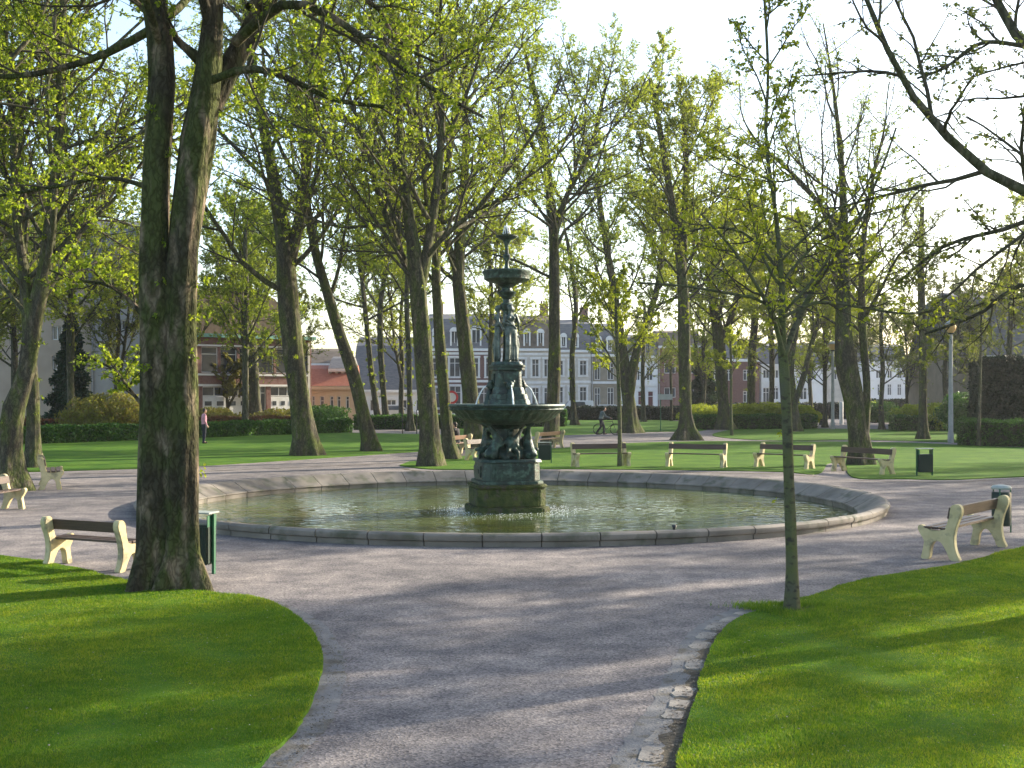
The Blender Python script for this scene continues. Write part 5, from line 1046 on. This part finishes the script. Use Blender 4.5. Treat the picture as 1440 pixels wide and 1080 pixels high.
def bicycle(loc, rz, label):
    root = empty("bicycle", loc, rz, label, "bicycle"); RW = .33
    for xw in (-.52, .52):
        n = 40; pts = [(xw + RW * math.cos(t), 0, RW + RW * math.sin(t)) for t in np.linspace(0, 2 * math.pi, n + 1)]
        w_ = empty("wheel", (0, 0, 0)); w_.parent = root
        MB().tube(pts, .018, 8, cap=False).build("tyre", M['tyre'], w_, smooth=True)
        s_ = MB()
        for k in range(18): t = k * math.pi / 9; s_.tube([(xw, .02 * (-1) ** k, RW), (xw + .31 * math.cos(t), 0, RW + .31 * math.sin(t))], .0022, 4)
        s_.tube([(xw, -.04, RW), (xw, .04, RW)], .025, 10); s_.tube([(xw + .305 * math.cos(t), 0, RW + .305 * math.sin(t)) for t in np.linspace(0, 2 * math.pi, 33)], .009, 6, cap=False); s_.build("rim", M['metal'], w_)
    f = MB(); bb, st_, hd_, hb = (-.08, 0, .30), (-.22, 0, .78), (.33, 0, .82), (.38, 0, .68)
    for a, b_ in ((bb, st_), (st_, hd_), (bb, hb), (hd_, hb)): f.tube([a, b_], .016, 8)
    for s_ in (-.05, .05): f.tube([bb, (-.52, s_, RW)], .009, 6); f.tube([st_, (-.52, s_, RW)], .008, 6); f.tube([hb, (.44, s_, .5), (.52, s_, RW)], .011, 6)
    f.build("frame", M['metal'], root, smooth=True)
    h = MB(); h.tube([hd_, (.31, 0, .98)], .012, 8); h.tube([(.20, -.28, 1.0), (.28, -.2, 1.0), (.33, 0, .98), (.28, .2, 1.0), (.20, .28, 1.0)], .012, 8); h.build("handlebar", M['metal'], root)
    h = MB(); h.tube([st_, (-.25, 0, .90)], .012, 8); h.build("seat_post", M['metal'], root)
    remeshed("saddle", [('c', (-.34, 0, .93), (-.12, 0, .93), .065, .02)], .008, M['tyre'], root, 1)
    p_ = MB(); p_.tube([(-.08, -.09, .22), (-.08, -.07, .30), (-.08, .07, .30), (-.08, .09, .38)], .01, 6); p_.box((-.08, -.14, .22), (.09, .09, .02)); p_.box((-.08, .14, .38), (.09, .09, .02)); p_.lathe([(.09, 0), (.09, .006)], 20, (-.08, 0, .3)); p_.build("pedals", M['metal'], root)
bicycle((cx + .27, cy - .26, 0), 0, "dark bicycle held by the stooping man on the far path")
SI = dict(ST); SI.update(hipL=(-.09, 0, .53), kneeL=(-.11, .42, .52), ankL=(-.11, .44, .09), toeL=(-.12, .58, .035), hipR=(.09, 0, .53), kneeR=(.11, .42, .52), ankR=(.11, .40, .09), toeR=(.12, .54, .035), pel=(0, 0, .56), che=(0, .02, .88), nec=(0, .06, 1.07), head=(0, .10, 1.21),
                         shoL=(-.165, .03, 1.0), shoR=(.165, .03, 1.0), elbL=(-.22, .12, .76), elbR=(.22, .12, .76), wriL=(-.08, .32, .66), wriR=(.08, .32, .66))
a_, b2 = np.array(G(632, 641)), np.array(G(664, 638)); u_ = (b2 - a_) / np.linalg.norm(b2 - a_); nn_ = np.array([-u_[1], u_[0]]); sp_ = a_ * .42 + b2 * .58 + nn_ * .28
person((sp_[0], sp_[1], 0), math.atan2(u_[1], u_[0]), "dark-haired person in a black coat sitting on the bench left of the fountain", SI, 'blackcoat', 'navy', coat=True)

# ------------------------------------------------------------------ parked vehicles
def car(x, y, rz, m, label, L=4.2, H=1.45, van=False):
    root = empty("parked_car", (x, y, .012), rz, label, "van" if van else "car"); Wd = 1.75
    body = [(-L / 2, .3), (-L / 2 + .05, .75), (-L / 2 + .2, .9), (L * .22, .92), (L / 2 - .15, .78), (L / 2, .6), (L / 2, .28), (L / 2 - .2, .22), (-L / 2 + .15, .22)]
    MB().prism(body, -Wd / 2, Wd / 2).build("body", M[m], root, bevel=.06, smooth=True)
    cab = [(-L / 2 + (.12 if van else .25), .9), (-L / 2 + (.18 if van else .7), H), (L * (.16 if van else .05), H), (L * (.34 if van else .24), .9)]
    c = MB(); c.prism(cab, -Wd / 2 + .05, Wd / 2 - .05); c.v = [(a, b_ * (.86 if z > 1.2 else 1), z) for a, b_, z in c.v]; c.build("cabin", M[m], root, bevel=.05, smooth=True)
    for s_ in (-1, 1):
        w_ = MB(); z0, z1 = .95, H - .12
        def pt(xx, z): return (xx, s_ * (Wd / 2 - .03 - (z - .9) / (H - .9) * .115), z)
        xa = -L / 2 + (.9 if van else .62); w_.add([pt(xa - .05, z0), pt(L * .2, z0), pt(L * .06, z1), pt(xa + .15, z1)], [(0, 1, 2, 3)]); w_.build("side_window", M['glass'], root)
    b_ = MB(); b_.add([(L * (.35 if van else .25), -.7, .95), (L * (.35 if van else .25), .7, .95), (L * (.19 if van else .085), .6, H - .08), (L * (.19 if van else .085), -.6, H - .08)], [(0, 1, 2, 3)]); b_.build("windscreen", M['glass'], root)
    for xx in (-L * .31, L * .31):
        for s_ in (-1, 1):
            t = MB().lathe([(.16, 0), (.31, .01), (.32, .03), (.32, .17), (.3, .2), (.16, .2)], 24); t.v = [(a + xx, s_ * (Wd / 2 - .19 + z * 1.0), b2_ + .32) for a, b2_, z in t.v]; w_ = t.build("wheel", M['tyre'], root, smooth=True)
            t = MB().lathe([(.02, .19), (.17, .205)], 20, cap=True); t.v = [(a + xx, s_ * (Wd / 2 - .19 + z * 1.0), b2_ + .32) for a, b2_, z in t.v]; t.build("rim", M['signgrey'], w_)
    for s_ in (-1, 1): MB().box((L / 2 - .03, s_ * .62, .66), (.1, .3, .14)).build("headlight", M['glass'], root)
car((809 - 720) / F * 121, 121, R(180), 'carwhite', "white parked van in front of the house with white quoins", 3.9, 1.85, True)
car((846 - 720) / F * 121, 121, R(180), 'carsilver', "silver parked car just behind the man with the bicycle", 4.2, 1.45)
car((884 - 720) / F * 121, 121.2, R(180), 'carwhite', "white parked car in front of the house with red doors", 4.1, 1.45)
car((560 - 720) / F * 119, 119, 0, 'carsilver', "silver car parked before the low white house", 4.2, 1.45)

# ------------------------------------------------------------------ thin evening haze
hm = bpy.data.materials.new("haze"); hm.use_nodes = True; n = hm.node_tree.nodes; n.remove(n["Principled BSDF"])
pv = n.new("ShaderNodeVolumePrincipled"); pv.inputs["Density"].default_value = .00025; pv.inputs["Color"].default_value = (.93, .95, 1, 1); pv.inputs["Anisotropy"].default_value = .55
hm.node_tree.links.new(pv.outputs[0], n["Material Output"].inputs["Volume"])
hz = MB().box((10, 92, 15), (330, 206, 32)); hz.build("haze", hm, kind="stuff")
